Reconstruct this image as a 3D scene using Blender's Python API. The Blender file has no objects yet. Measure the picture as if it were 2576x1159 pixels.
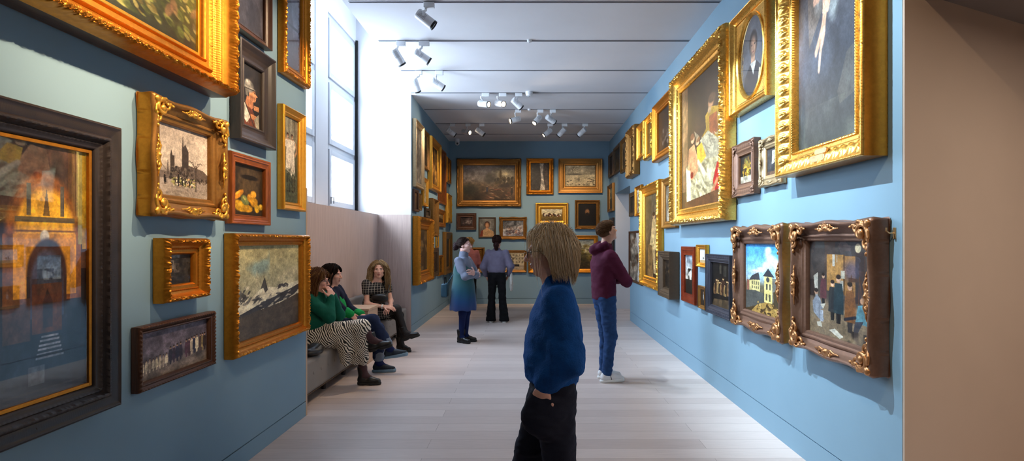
import bpy, math, random
import numpy as np
from mathutils import Vector, Matrix
PI = math.pi
SC = bpy.context.scene
COL = SC.collection
V = lambda *a: np.array(a, dtype=np.float64)

# ------------------------------------------------------------------ objects
def link(o, parent=None):
    COL.objects.link(o)
    if parent is not None:
        o.parent = parent
    return o

def tag(o, label=None, cat=None, group=None, kind=None):
    if label: o['label'] = label
    if cat: o['category'] = cat
    if group: o['group'] = group
    if kind: o['kind'] = kind
    return o

def thing(name, label, cat, loc=(0, 0, 0), group=None, mat=None):
    o = bpy.data.objects.new(name, None)
    o.empty_display_size = .1
    if mat is not None:
        o.matrix_world = mat
    else:
        o.location = loc
    link(o)
    return tag(o, label, cat, group)

def mesh_np(name, v, f, mats=None, smooth=True, col=None, mi=None):
    """v (n,3), f (m,4) or (m,3) int array"""
    me = bpy.data.meshes.new(name)
    v = np.asarray(v, dtype=np.float32); f = np.asarray(f, dtype=np.int32)
    n, m, k = len(v), len(f), f.shape[1]
    me.vertices.add(n); me.vertices.foreach_set('co', v.ravel())
    me.loops.add(m * k); me.loops.foreach_set('vertex_index', f.ravel())
    me.polygons.add(m)
    me.polygons.foreach_set('loop_start', np.arange(0, m * k, k, dtype=np.int32))
    me.polygons.foreach_set('loop_total', np.full(m, k, dtype=np.int32))
    if mi is not None:
        me.polygons.foreach_set('material_index', np.asarray(mi, dtype=np.int32))
    me.polygons.foreach_set('use_smooth', np.full(m, smooth, dtype=bool))
    if col is not None:
        a = me.color_attributes.new('paint', 'FLOAT_COLOR', 'POINT')
        c = np.ones((n, 4), dtype=np.float32); c[:, :3] = col
        a.data.foreach_set('color', c.ravel())
    me.update(); me.validate()
    for m_ in (mats if isinstance(mats, (list, tuple)) else [mats]):
        if m_: me.materials.append(m_)
    return me

def obj_np(name, v, f, mat, parent=None, smooth=True, col=None, mi=None):
    return link(bpy.data.objects.new(name, mesh_np(name, v, f, mat, smooth, col, mi)), parent)

class MB:
    """collects simple solids into ONE mesh"""
    def __init__(s): s.v = []; s.f = []
    def add(s, v, f):
        b = len(s.v); s.v += [tuple(p) for p in v]; s.f += [tuple(i + b for i in q) for q in f]; return s
    def box(s, x0, x1, y0, y1, z0, z1, M=None):
        p = [(x, y, z) for z in (z0, z1) for x, y in ((x0, y0), (x1, y0), (x1, y1), (x0, y1))]
        if M is not None: p = [tuple(M @ Vector(q)) for q in p]
        return s.add(p, [(3, 2, 1, 0), (4, 5, 6, 7), (0, 1, 5, 4), (1, 2, 6, 5), (2, 3, 7, 6), (3, 0, 4, 7)])
    def tube(s, pts, rs, n=12, cap=True):
        pts = [Vector(p) for p in pts]
        if not isinstance(rs, (list, tuple)): rs = [rs] * len(pts)
        v = []; ref = None
        for i, p in enumerate(pts):
            t = (pts[min(i + 1, len(pts) - 1)] - pts[max(i - 1, 0)])
            t = t.normalized() if t.length > 1e-9 else Vector((0, 0, 1))
            if ref is None: ref = Vector((0, 0, 1)) if abs(t.z) < .9 else Vector((1, 0, 0))
            a = (ref - t * ref.dot(t)).normalized(); b = t.cross(a); ref = a
            v += [p + (a * math.cos(2 * PI * k / n) + b * math.sin(2 * PI * k / n)) * rs[i] for k in range(n)]
        f = [(i * n + k, i * n + (k + 1) % n, (i + 1) * n + (k + 1) % n, (i + 1) * n + k) for i in range(len(pts) - 1) for k in range(n)]
        if cap: f += [tuple(reversed(range(n))), tuple(range((len(pts) - 1) * n, len(pts) * n))]
        return s.add(v, f)
    def lathe(s, prof, org, axis, n=24):
        """prof: (distance along axis, radius)"""
        ax = Vector(axis).normalized(); o = Vector(org)
        return s.tube_exact([o + ax * a for a, r in prof], [r for a, r in prof], ax, n)
    def tube_exact(s, pts, rs, ax, n):
        ref = Vector((0, 0, 1)) if abs(ax.z) < .9 else Vector((1, 0, 0))
        a = (ref - ax * ref.dot(ax)).normalized(); b = ax.cross(a)
        v = [p + (a * math.cos(2 * PI * k / n) + b * math.sin(2 * PI * k / n)) * r for p, r in zip(pts, rs) for k in range(n)]
        f = [(i * n + k, i * n + (k + 1) % n, (i + 1) * n + (k + 1) % n, (i + 1) * n + k) for i in range(len(pts) - 1) for k in range(n)]
        f += [tuple(reversed(range(n))), tuple(range((len(pts) - 1) * n, len(pts) * n))]
        return s.add(v, f)
    def build(s, name, mat, parent=None, bevel=0, smooth=False, seg=2):
        me = bpy.data.meshes.new(name); me.from_pydata(s.v, [], s.f); me.update()
        me.materials.append(mat)
        o = link(bpy.data.objects.new(name, me), parent)
        if smooth:
            me.polygons.foreach_set('use_smooth', [True] * len(me.polygons))
            me.set_sharp_from_angle(angle=math.radians(40))
        if bevel:
            b = o.modifiers.new('bevel', 'BEVEL'); b.width = bevel; b.segments = seg; b.limit_method = 'ANGLE'; b.angle_limit = .7
        return o

def struct(name, mb, mat, bevel=0):
    return tag(mb.build(name, mat, None, bevel), kind='structure')

# ---------------------------------------------------------------- materials
def lin(c):
    if isinstance(c, str):
        c = tuple(int(c[i:i + 2], 16) for i in (0, 2, 4))
    return tuple((x / 255 / 12.92 if x / 255 <= .04045 else ((x / 255 + .055) / 1.055) ** 2.4) for x in c)

class NT:
    def __init__(s, name):
        s.m = bpy.data.materials.new(name); s.m.use_nodes = True
        s.t = s.m.node_tree; s.n = s.t.nodes; s.b = s.n['Principled BSDF']
    def new(s, ty, **kw):
        n = s.n.new(ty)
        for k, v in kw.items():
            if k in ('op',): n.operation = v
            elif k == 'data': n.data_type = v
            elif k == 'blend': n.blend_type = v
            else: n.inputs[k].default_value = v
        return n
    def ln(s, a, b): s.t.links.new(a, b)
    def set(s, **kw):
        for k, v in kw.items():
            s.b.inputs[k.replace('_', ' ')].default_value = v
    def coord(s, scale=(1, 1, 1), kind='Object', rot=(0, 0, 0)):
        tc = s.n.new('ShaderNodeTexCoord'); mp = s.n.new('ShaderNodeMapping')
        mp.inputs['Scale'].default_value = scale; mp.inputs['Rotation'].default_value = rot
        s.ln(tc.outputs[kind], mp.inputs['Vector']); return mp.outputs['Vector']
    def noise(s, vec, scale, detail=4, rough=.55, dist=0):
        n = s.new('ShaderNodeTexNoise', Scale=scale, Detail=detail, Roughness=rough, Distortion=dist)
        s.ln(vec, n.inputs['Vector']); return n.outputs['Fac']
    def ramp(s, fac, stops, interp='LINEAR'):
        r = s.n.new('ShaderNodeValToRGB'); r.color_ramp.interpolation = interp
        e = r.color_ramp.elements
        while len(e) < len(stops): e.new(.5)
        for k, (p, c) in enumerate(stops):
            e[k].position = p; e[k].color = (*c, 1)
        s.ln(fac, r.inputs['Fac']); return r.outputs['Color']
    def bump(s, h, strength=.2, dist=.01):
        b = s.new('ShaderNodeBump', Strength=strength, Distance=dist)
        s.ln(h, b.inputs['Height']); s.ln(b.outputs['Normal'], s.b.inputs['Normal']); return b
    def base(s, c): s.ln(c, s.b.inputs['Base Color'])

def mul(c, k): return tuple(min(1, x * k) for x in c)

def mat_basic(name, c, rough=.6, metal=0., var=.12, scale=6, bump=0., bscale=60, spec=.5, sheen=0., kind='Object'):
    n = NT(name); c = lin(c) if not (isinstance(c, tuple) and max(c) <= 1) else c
    v = n.coord(kind=kind); f = n.noise(v, scale)
    n.base(n.ramp(f, [(.3, mul(c, 1 - var)), (.7, mul(c, 1 + var))]))
    n.set(Roughness=rough, Metallic=metal)
    n.b.inputs['Specular IOR Level'].default_value = spec
    if sheen: n.b.inputs['Sheen Weight'].default_value = sheen; n.b.inputs['Sheen Roughness'].default_value = .5; n.b.inputs['Sheen Tint'].default_value = (*mul(c, 3), 1)
    if bump: n.bump(n.noise(v, bscale, 3), bump, .004)
    return n.m

def mat_gold(name, c1, c2, rough=.32, metal=.85, bump=.05, scale=38):
    n = NT(name); v = n.coord()
    f = n.noise(v, scale, 6, .65); g = n.noise(v, 60, 1)
    n.base(n.ramp(f, [(.15, tuple(.45 * p_ + .55 * q_ for p_, q_ in zip(lin(c1), lin(c2)))), (.75, lin(c1))]))
    n.set(Metallic=metal)
    r = n.ramp(g, [(.2, (rough - .03,) * 3), (.8, (rough + .09,) * 3)])
    n.ln(r, n.b.inputs['Roughness'])
    return n.m

def mat_wood(name, c1, c2, rough=.4, ax=(1, 1, 14), scale=5, metal=0, spec=.5):
    n = NT(name); v = n.coord(ax)
    f = n.noise(v, scale, 6, .6, 1.2)
    n.base(n.ramp(f, [(.3, lin(c2)), (.7, lin(c1))])); n.set(Roughness=rough, Metallic=metal)
    n.b.inputs['Specular IOR Level'].default_value = spec
    n.bump(f, .08, .004); return n.m

def mat_attr(name, rough=.5, spec=.4, bump=.0, bscale=200, sheen=0, kind='Object', sss=0):
    n = NT(name); a = n.n.new('ShaderNodeAttribute'); a.attribute_name = 'paint'
    n.base(a.outputs['Color']); n.set(Roughness=rough); n.b.inputs['Specular IOR Level'].default_value = spec
    if bump: n.bump(n.noise(n.coord(kind=kind), bscale, 4), bump, .002)
    if sss:
        n.b.inputs['Subsurface Weight'].default_value = sss; n.b.inputs['Subsurface Scale'].default_value = .01
        n.b.inputs['Subsurface Radius'].default_value = (1, .35, .2)
    return n.m
M = {}
# wall paint: one blue-grey emulsion for the whole room
def mat_paint(name, c, var=.03):
    n = NT(name); v = n.coord(kind='Object'); c = lin(c)
    n.base(n.ramp(n.noise(v, 1.3, 3), [(.3, mul(c, 1 - var)), (.7, mul(c, 1 + var))]))
    n.set(Roughness=.62); n.b.inputs['Specular IOR Level'].default_value = .3
    n.bump(n.noise(v, 420, 2), .06, .002); return n.m
M['blue'] = mat_paint('blue_wall_paint', (129, 160, 180))
M['beige'] = mat_paint('beige_wall_paint', (178, 158, 142))
M['white'] = mat_paint('white_plaster', (206, 206, 209))
M['ceil'] = mat_paint('ceiling_white', (222, 221, 225))
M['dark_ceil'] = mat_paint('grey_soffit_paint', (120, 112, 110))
M['pvc'] = mat_basic('white_window_lacquer', (190, 194, 200), .35, var=.02)
M['black'] = mat_basic('black_gap', (12, 12, 14), .8, var=.1)
M['track'] = mat_basic('grey_track_metal', (150, 150, 156), .45, .3, var=.04)
M['lampwhite'] = mat_basic('white_lamp_enamel', (232, 233, 236), .42, var=.02)
M['grille'] = mat_basic('grey_lamp_grille', (165, 168, 174), .55, var=.05)
M['lampblack'] = mat_basic('black_lamp_rim', (18, 18, 20), .5, var=.1)
def mat_floor():
    n = NT('pale_oak_planks'); tc = n.coord((1, 1, 1))
    b = n.n.new('ShaderNodeTexBrick'); n.ln(tc, b.inputs['Vector'])
    b.offset = .37; b.inputs['Scale'].default_value = 1
    for k, v in (('Brick Width', 2.1), ('Row Height', .19), ('Mortar Size', .0016), ('Mortar Smooth', .1), ('Bias', 0)): b.inputs[k].default_value = v
    b.inputs['Color1'].default_value = (*lin((208, 190, 183)), 1); b.inputs['Color2'].default_value = (*lin((230, 214, 207)), 1)
    b.inputs['Mortar'].default_value = (*lin((160, 140, 130)), 1)
    g = n.noise(n.coord((1.6, 26, 1)), 3, 6, .62, .6)
    gr = n.ramp(g, [(.25, (.80, .79, .78)), (.75, (1, 1, 1))])
    mx = n.n.new('ShaderNodeMix'); mx.data_type = 'RGBA'; mx.blend_type = 'MULTIPLY'; mx.inputs['Factor'].default_value = .8
    n.ln(b.outputs['Color'], mx.inputs['A']); n.ln(gr, mx.inputs['B']); n.base(mx.outputs['Result'])
    n.set(Roughness=.42); n.b.inputs['Specular IOR Level'].default_value = .4
    n.bump(g, .05, .003); return n.m
M['floor'] = mat_floor()
M['panel'] = mat_wood('limed_oak_panel', (200, 176, 165), (180, 156, 145), .5, (9, 9, .5), 4)
M['panel_edge'] = mat_wood('limed_oak_edge', (206, 176, 150), (190, 160, 134), .5, (9, 9, .5), 4)
M['uphol'] = mat_basic('grey_wool_upholstery', (128, 122, 118), .8, var=.05, bump=.25, bscale=500, sheen=.15)
M['recess'] = mat_wood('brown_recess_wood', (110, 84, 62), (92, 70, 52), .6, (1, 9, 1))
# picture frames
M['gold'] = mat_gold('bright_gilding', (252, 188, 76), (222, 138, 36), .30, .9)
M['gold_warm'] = mat_gold('warm_old_gilding', (216, 142, 46), (138, 76, 18), .34, .85)
M['gold_pale'] = mat_gold('pale_gilding', (250, 196, 98), (196, 128, 44), .27, .9)
M['gold_brown'] = mat_gold('brown_worn_gilding', (164, 116, 56), (88, 60, 30), .4, .7)
M['bronze'] = mat_gold('bronze_patina', (134, 100, 82), (88, 64, 54), .38, .55)
M['bronze_hi'] = mat_gold('bronze_ornament_gilding', (196, 138, 88), (92, 58, 36), .3, .75)
M['silver'] = mat_gold('silver_gilt', (196, 172, 134), (140, 116, 84), .36, .75)
M['umber'] = mat_gold('dark_carved_wood', (92, 72, 52), (52, 40, 30), .45, .25)
M['ebony'] = mat_wood('ebonised_wood', (52, 42, 40), (32, 26, 26), .34)
M['dark'] = mat_wood('dark_stained_wood', (58, 46, 42), (40, 32, 30), .36)
M['slate'] = mat_wood('blue_black_lacquer', (62, 64, 76), (42, 42, 52), .36)
M['mahogany'] = mat_wood('red_mahogany', (134, 52, 26), (84, 26, 12), .25)
M['walnut'] = mat_wood('orange_walnut', (156, 84, 34), (104, 50, 18), .3)
M['brownwood'] = mat_wood('brown_wood', (92, 58, 38), (62, 38, 26), .38)
M['canvas'] = mat_attr('oil_paint', .42, .35, .25, 260)
M['brass'] = mat_gold('brass_plate', (236, 200, 150), (206, 164, 112), .3, .8)
def mat_glass(name, refl=2.0, tint=(.97, .98, 1)):
    n = NT(name); n.n.remove(n.b)
    o = n.n['Material Output']; tr = n.n.new('ShaderNodeBsdfTransparent'); tr.inputs['Color'].default_value = (*tint, 1)
    gl = n.n.new('ShaderNodeBsdfGlossy'); gl.inputs['Roughness'].default_value = .015
    lw = n.n.new('ShaderNodeLayerWeight'); lw.inputs['Blend'].default_value = .5
    pw = n.new('ShaderNodeMath', op='POWER'); pw.inputs[1].default_value = 5; n.ln(lw.outputs['Facing'], pw.inputs[0])
    ma = n.new('ShaderNodeMath', op='MULTIPLY_ADD'); ma.inputs[1].default_value = .88; ma.inputs[2].default_value = .045 * refl; n.ln(pw.outputs[0], ma.inputs[0])
    mx = n.n.new('ShaderNodeMixShader'); n.ln(ma.outputs[0], mx.inputs['Fac'])
    n.ln(tr.outputs['BSDF'], mx.inputs[1]); n.ln(gl.outputs['BSDF'], mx.inputs[2]); n.ln(mx.outputs['Shader'], o.inputs['Surface'])
    return n.m
M['glass'] = mat_glass('clear_glass', 1.); M['glazing'] = mat_glass('picture_glass', 2.2)

# -------------------------------------------------------------- value noise
def vnoise(P, seed=0):
    """P (n,d) -> (n,) in [0,1]"""
    P = np.asarray(P); I = np.floor(P).astype(np.int64); Fr = P - I; Fr = Fr * Fr * (3 - 2 * Fr)
    d = P.shape[1]; out = np.zeros(len(P))
    for c in range(1 << d):
        h = np.full(len(P), 1013904223 + seed * 7919, dtype=np.int64); w = np.ones(len(P))
        for a in range(d):
            b = (c >> a) & 1
            h = (h ^ ((I[:, a] + b) * (73856093, 19349663, 83492791)[a])) * 1103515245 + 12345
            h &= 0x7fffffff
            w = w * (Fr[:, a] if b else 1 - Fr[:, a])
        h = (h ^ (h >> 13)) * 1274126177 & 0x7fffffff
        out += w * ((h ^ (h >> 16)) & 0xffff) / 65535.
    return out

# ------------------------------------------------------ signed distance solids
def sd_eval(prims, P, extra=None):
    D = np.full(len(P), 9., dtype=np.float64)
    for pr in prims:
        ty = pr[0]; k = pr[-1]; op = pr[1]
        if ty == 'c':
            a, b, ra, rb = pr[2:6]
            ba = b - a; pa = P - a
            t = np.clip((pa @ ba) / max(ba @ ba, 1e-12), 0, 1)
            d = np.sqrt(np.maximum(((pa - t[:, None] * ba) ** 2).sum(1), 1e-14)) - (ra + (rb - ra) * t)
        elif ty == 'e':
            c, r, R = pr[2:5]
            q = P - c
            if R is not None: q = q @ R.T
            k0 = np.sqrt(((q / r) ** 2).sum(1)) + 1e-9; k1 = np.sqrt(((q / (r * r)) ** 2).sum(1)) + 1e-9
            d = np.minimum(k0 * (k0 - 1) / k1, 5)
        elif ty == 's':   # vertical stack of ellipses: rows z,cx,cy,rx,ry
            T, yaw = pr[2:4]
            z = np.clip(P[:, 2], T[0, 0], T[-1, 0])
            cx, cy, rx, ry = (np.interp(z, T[:, 0], T[:, i]) for i in (1, 2, 3, 4))
            x = P[:, 0] - cx; y = P[:, 1] - cy
            cs, sn = math.cos(yaw), math.sin(yaw); x, y = cs * x + sn * y, -sn * x + cs * y
            k0 = np.sqrt((x / rx) ** 2 + (y / ry) ** 2) + 1e-9
            k1 = np.sqrt((x / rx ** 2) ** 2 + (y / ry ** 2) ** 2) + 1e-9
            d = k0 * (k0 - 1) / k1
            d = np.where(k0 < .05, -np.minimum(rx, ry), d)
            e = np.maximum(T[0, 0] - P[:, 2], P[:, 2] - T[-1, 0])
            d = np.where((d > 0) & (e > 0), np.sqrt(np.maximum(d, 0) ** 2 + np.maximum(e, 0) ** 2), np.maximum(d, e))
        elif ty == 'h':   # half space: keep n.(p-q) < 0
            q, nn = pr[2:4]; d = (P - q) @ nn
        if op == '+':
            if k > 0:
                h = np.maximum(k - np.abs(D - d), 0) / k; D = np.minimum(D, d) - h * h * k * .25
            else: D = np.minimum(D, d)
        elif op == '-':
            d = -d
            if k > 0:
                h = np.maximum(k - np.abs(D - d), 0) / k; D = np.maximum(D, d) + h * h * k * .25
            else: D = np.maximum(D, d)
        else: D = np.maximum(D, d)
    if extra is not None: D = D + extra(P)
    return D

def sd_bounds(prims, pad):
    lo = V(9, 9, 9) * 9; hi = -lo
    for pr in prims:
        if pr[1] != '+': continue
        if pr[0] == 'c':
            r = max(pr[4], pr[5]); a = np.minimum(pr[2], pr[3]) - r; b = np.maximum(pr[2], pr[3]) + r
        elif pr[0] == 'e':
            r = np.max(pr[3]); a = pr[2] - r; b = pr[2] + r
        elif pr[0] == 's':
            T = pr[2]; r = np.maximum(T[:, 3], T[:, 4])
            a = V((T[:, 1] - r).min(), (T[:, 2] - r).min(), T[0, 0]); b = V((T[:, 1] + r).max(), (T[:, 2] + r).max(), T[-1, 0])
        else: continue
        lo = np.minimum(lo, a); hi = np.maximum(hi, b)
    return lo - pad, hi + pad

def sd_mesh(prims, h, extra=None, pad=.02):
    lo, hi = sd_bounds(prims, pad + h * 2); B = 8
    nb = np.ceil((hi - lo) / (h * B)).astype(int); n = nb * B
    ci = np.stack(np.meshgrid(*[np.arange(k) for k in nb], indexing='ij'), -1).reshape(-1, 3)
    cd = sd_eval(prims, lo + (ci + .5) * h * B - h * .5, extra)
    F = np.repeat(np.repeat(np.repeat(cd.reshape(nb).astype(np.float32), B, 0), B, 1), B, 2)
    act = ci[np.abs(cd) < h * B * .87 * 1.45 + pad * .4]
    off = np.stack(np.meshgrid(*[np.arange(B)] * 3, indexing='ij'), -1).reshape(-1, 3)
    for s in range(0, len(act), 1200):
        idx = (act[s:s + 1200, None, :] * B + off[None]).reshape(-1, 3)
        F[idx[:, 0], idx[:, 1], idx[:, 2]] = sd_eval(prims, lo + idx * h, extra)
    S = F < 0
    c8 = [(a, b, c) for a in (0, 1) for b in (0, 1) for c in (0, 1)]
    cnt = np.zeros(tuple(n - 1), dtype=np.uint8)
    for a, b, c in c8: cnt += S[a:n[0] - 1 + a, b:n[1] - 1 + b, c:n[2] - 1 + c]
    A = (cnt > 0) & (cnt < 8); idx = np.full(A.shape, -1, dtype=np.int32); I = np.argwhere(A)
    idx[A] = np.arange(len(I))
    vals = np.stack([F[I[:, 0] + a, I[:, 1] + b, I[:, 2] + c] for a, b, c in c8], 1).astype(np.float64)
    acc = np.zeros((len(I), 3)); cn = np.zeros(len(I))
    for i in range(8):
        for j in range(i + 1, 8):
            if sum(x != y for x, y in zip(c8[i], c8[j])) != 1: continue
            m = (vals[:, i] < 0) != (vals[:, j] < 0)
            t = vals[m, i] / (vals[m, i] - vals[m, j])
            acc[m] += V(*c8[i]) + t[:, None] * (V(*c8[j]) - V(*c8[i])); cn[m] += 1
    verts = lo + (I + acc / cn[:, None]) * h
    quads = []
    for ax in range(3):
        sl0 = [slice(1, n[k] - 1) for k in range(3)]; sl0[ax] = slice(0, n[ax] - 1)
        sl1 = list(sl0); sl1[ax] = slice(1, n[ax])
        a0 = S[tuple(sl0)]; a1 = S[tuple(sl1)]
        e = np.argwhere(a0 != a1); st = a0[a0 != a1]
        o = np.ones(3, int); o[ax] = 0; e = e + o
        u, w = [(1, 2), (2, 0), (0, 1)][ax]
        du = np.zeros(3, int); du[u] = 1; dw = np.zeros(3, int); dw[w] = 1
        q = np.stack([idx[tuple((e - x).T)] for x in (du + dw, dw, 0 * du, du)], 1)
        q[~st] = q[~st][:, ::-1]; quads.append(q)
    q = np.concatenate(quads); q = q[(q >= 0).all(1)]
    return verts, q

Cn = lambda a, b, ra, rb=None, k=.02, op='+': ('c', op, np.asarray(a, float), np.asarray(b, float), ra, ra if rb is None else rb, k)
El = lambda c, r, R=None, k=.02, op='+': ('e', op, np.asarray(c, float), np.asarray(r, float), R, k)
St = lambda rows, yaw=0., k=.02, op='+': ('s', op, np.array(sorted(rows), float), yaw, k)
Hs = lambda q, n, op='x': ('h', op, np.asarray(q, float), np.asarray(n, float), 0)
# ------------------------------------------------------------------- camera
FPX, CX, CY, EYE = 1400.0, 1334.0, 605.0, 1.56
cam = bpy.data.cameras.new('camera'); cam_o = link(bpy.data.objects.new('camera', cam))
cam_o.location = (0, 0, EYE); cam_o.rotation_euler = (PI / 2, 0, 0)
cam.sensor_width = 36; cam.lens = FPX / 2576 * 36; cam.sensor_fit = 'HORIZONTAL'
cam.shift_x = -(CX - 1288) / 2576; cam.shift_y = (CY - 579.5) / 2576; cam.clip_start = .05
SC.camera = cam_o
def at(x, y, Y):
    return V((x - CX) * Y / FPX, Y, EYE - (y - CY) * Y / FPX)
XL, XR, YF, ZC = -2.0, 1.955, 13.74, 4.01
# -------------------------------------------------------------------- shell
struct('floor', MB().box(-3.3, 5, -3.2, 14.2, -.2, 0), M['floor'])
struct('ceiling', MB().box(-1.92, 2.35, -3.2, 14, ZC, 5.6).box(-2.1, -1.92, -3.2, 4.97, ZC, 5.6).box(-2.1, -1.92, 9.35, 14, ZC, 5.6), M['ceil'])
struct('ceiling_niche', MB().box(-3.5, -1.9, 4.6, 9.6, 5.4, 5.6), M['white'])
struct('wall_left', MB().box(-3.2, XL, -3.2, 4.96, .135, 5.5).box(-3.2, XL - .012, -3.2, 4.96, 0, .135), M['blue'])
struct('wall_left_far', MB().box(-3.2, XL, 9.36, 14, .135, 5.5).box(-3.2, XL - .012, 9.36, 14, 0, .135), M['blue'])
struct('baseboard_left', MB().box(XL - .05, XL, -3.2, 4.96, 0, .127), M['blue'])
struct('baseboard_left_far', MB().box(XL - .05, XL, 9.36, 14, 0, .127), M['blue'])
struct('wall_far', MB().box(-2.1, 2.1, YF, 14.1, .137, 4.3).box(-2.1, 2.1, YF + .012, 14.1, 0, .137), M['blue'])
struct('baseboard_far', MB().box(-2.02, 1.97, YF, YF + .05, 0, .129), M['blue'])
struct('wall_right', MB().box(XR, XR + .03, 2.925, 3.2, .18, 4.3).box(XR + .012, XR + .03, 2.925, 3.2, 0, .18).box(XR, XR + .36, 3.2, 10.9, .18, 4.3).box(XR + .012, XR + .36, 3.2, 10.9, 0, .18)
       .box(XR, XR + .36, 10.9, 12.79, 2.64, 4.3).box(XR, XR + .36, 12.79, 14, .15, 4.3).box(XR + .012, XR + .36, 12.79, 14, 0, .15), M['blue'])
struct('baseboard_right', MB().box(XR, XR + .05, 2.93, 10.9, 0, .172).box(XR, XR + .05, 12.79, 14, 0, .14), M['blue'])
# splayed end wall of the room in front, with its lower ceiling
struct('wall_end', MB().add([(x, y, z) for z in (0, 3.1) for x, y in ((XR + .002, 2.909), (4.6, 4.127), (4.6, 4.5), (XR + .002, 3.1))],
       [(3, 2, 1, 0), (4, 5, 6, 7), (0, 1, 5, 4), (1, 2, 6, 5), (2, 3, 7, 6), (3, 0, 4, 7)]), M['beige'])
struct('ceiling_low', MB().box(2.06, 4.8, -3.2, 4.4, 2.877, 3.1), M['dark_ceil'])
struct('wall_bulkhead', MB().box(2.06, 2.3, -3.2, 2.95, 2.88, 4.3), M['white'])
struct('wall_side', MB().box(4.5, 4.8, -3.2, 4.4, 0, 3.1), M['beige'])
struct('wall_back', MB().box(-3.3, 5, -3.3, -3, 0, 5.6), M['blue'])
# doorway on the right and the passage behind it
struct('trim_1', MB().box(XR + .001, XR + .4, 12.78, 12.8, 0, 2.64), M['white'])
struct('wall_passage', MB().box(4.2, 4.4, 9.5, 14.2, 0, 3.2).box(XR + .36, 4.3, 13.6, 13.8, 0, 3.2).box(XR + .36, 4.3, 9.3, 9.5, 0, 3.2), M['white'])
struct('ceiling_passage', MB().box(XR + .3, 4.4, 9.3, 14, 2.9, 3.1), M['ceil'])
# window niche: white reveals above, limed oak below
struct('wall_niche', MB().box(-3.2, XL - .002, 9.335, 9.365, 1.995, 5.45), M['white'])
struct('wall_window', MB().box(-3.2, -2.92, 4.9, 6.25, 1.98, 4.87).box(-3.2, -2.92, 7.58, 8.03, 1.98, 4.87).box(-3.2, -2.92, 9.3, 9.5, 1.98, 4.87).box(-3.2, -2.92, 4.9, 9.5, 4.87, 5.45)
       .box(-3.2, -2.4, 4.955, 4.97, 2.03, 5.45), M['white'])
struct('trim_2', MB().box(-3.2, -2.554, 4.96, 9.33, 0, 2.0), M['panel'])
struct('trim_3', MB().box(-2.555, XL - .003, 9.325, 9.35, .0, 1.995), M['panel'])
struct('trim_4', MB().box(-2.6, XL + .003, 4.958, 4.985, 0, 2.03), M['panel_edge'])
struct('trim_5', MB().box(-2.93, -2.885, 9.29, 9.325, 1.99, 4.9), M['black'])
for i, (y0, y1) in enumerate(((8.03, 9.3), (6.25, 7.58))):
    w = tag(bpy.data.objects.new('window_%d' % (i + 1), None), kind='structure'); w.location = (-3.0, (y0 + y1) / 2, 2.0); link(w)
    mb = MB(); H = 2.87; a, b = (y0 - y1) / 2, (y1 - y0) / 2
    X0, X1 = -.03, .058
    mb.box(X0, X1, a, a + .07, 0, H).box(X0, X1, b - .07, b, 0, H).box(X0, X1, a + .07, b - .07, 0, .08).box(X0, X1, a + .07, b - .07, H - .08, H)
    for z in (.93, 1.9): mb.box(X0, X1, a + .07, b - .07, z - .05, z + .05)
    mb.build('window_frame', M['pvc'], w, .006)
    zs = ((.08, .88), (.98, 1.85), (1.95, H - .08))
    for z0, z1 in zs:
        s = MB(); c, d = a + .055, b - .055
        s.box(.02, .085, c, c + .09, z0 - .012, z1 + .012).box(.02, .085, d - .09, d, z0 - .012, z1 + .012).box(.02, .085, c + .09, d - .09, z0 - .012, z0 + .07).box(.02, .085, c + .09, d - .09, z1 - .07, z1 + .012)
        so = s.build('sash', M['pvc'], w, .006)
        MB().box(.045, .051, c + .055, d - .055, z0 + .055, z1 - .055).build('pane', M['glass'], so)
    if i == 0:
        MB().box(.085, .1, a + .09, a + .115, .1, .2).tube([(.1, a + .1, .19), (.13, a + .1, .19), (.13, a + .1, .1)], .009).build('window_handle', M['grille'], w, smooth=True)
# -------------------------------------------------- lighting tracks and lamps
TRY = [5.71, 6.82, 8.01, 9.22, 10.39, 11.63, 12.8]
for i, y in enumerate(TRY):
    x0 = -1.86 if i < 3 else -1.98
    struct('trim_%d' % (6 + i), MB().box(x0, XR - .01, y - .019, y - .012, ZC - .006, ZC + .01).box(x0, XR - .01, y + .012, y + .019, ZC - .006, ZC + .01).box(x0, XR - .01, y - .012, y + .012, ZC - .001, ZC + .01), M['track'])
LAMP_ON = NT('lit_lens'); LAMP_ON.set(Emission_Color=(1, .82, .6, 1), Emission_Strength=14.0); LAMP_ON = LAMP_ON.m
def spot_light(name, loc, d, watt, cone=50, col=(1, .78, .55), blend=.6, rad=.035):
    l = bpy.data.lights.new(name, 'SPOT'); l.energy = watt; l.color = col; l.spot_size = math.radians(cone); l.spot_blend = blend; l.shadow_soft_size = rad
    o = link(bpy.data.objects.new(name, l)); o.location = loc; o.rotation_euler = Vector(d).to_track_quat('-Z', 'Y').to_euler(); return o
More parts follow.
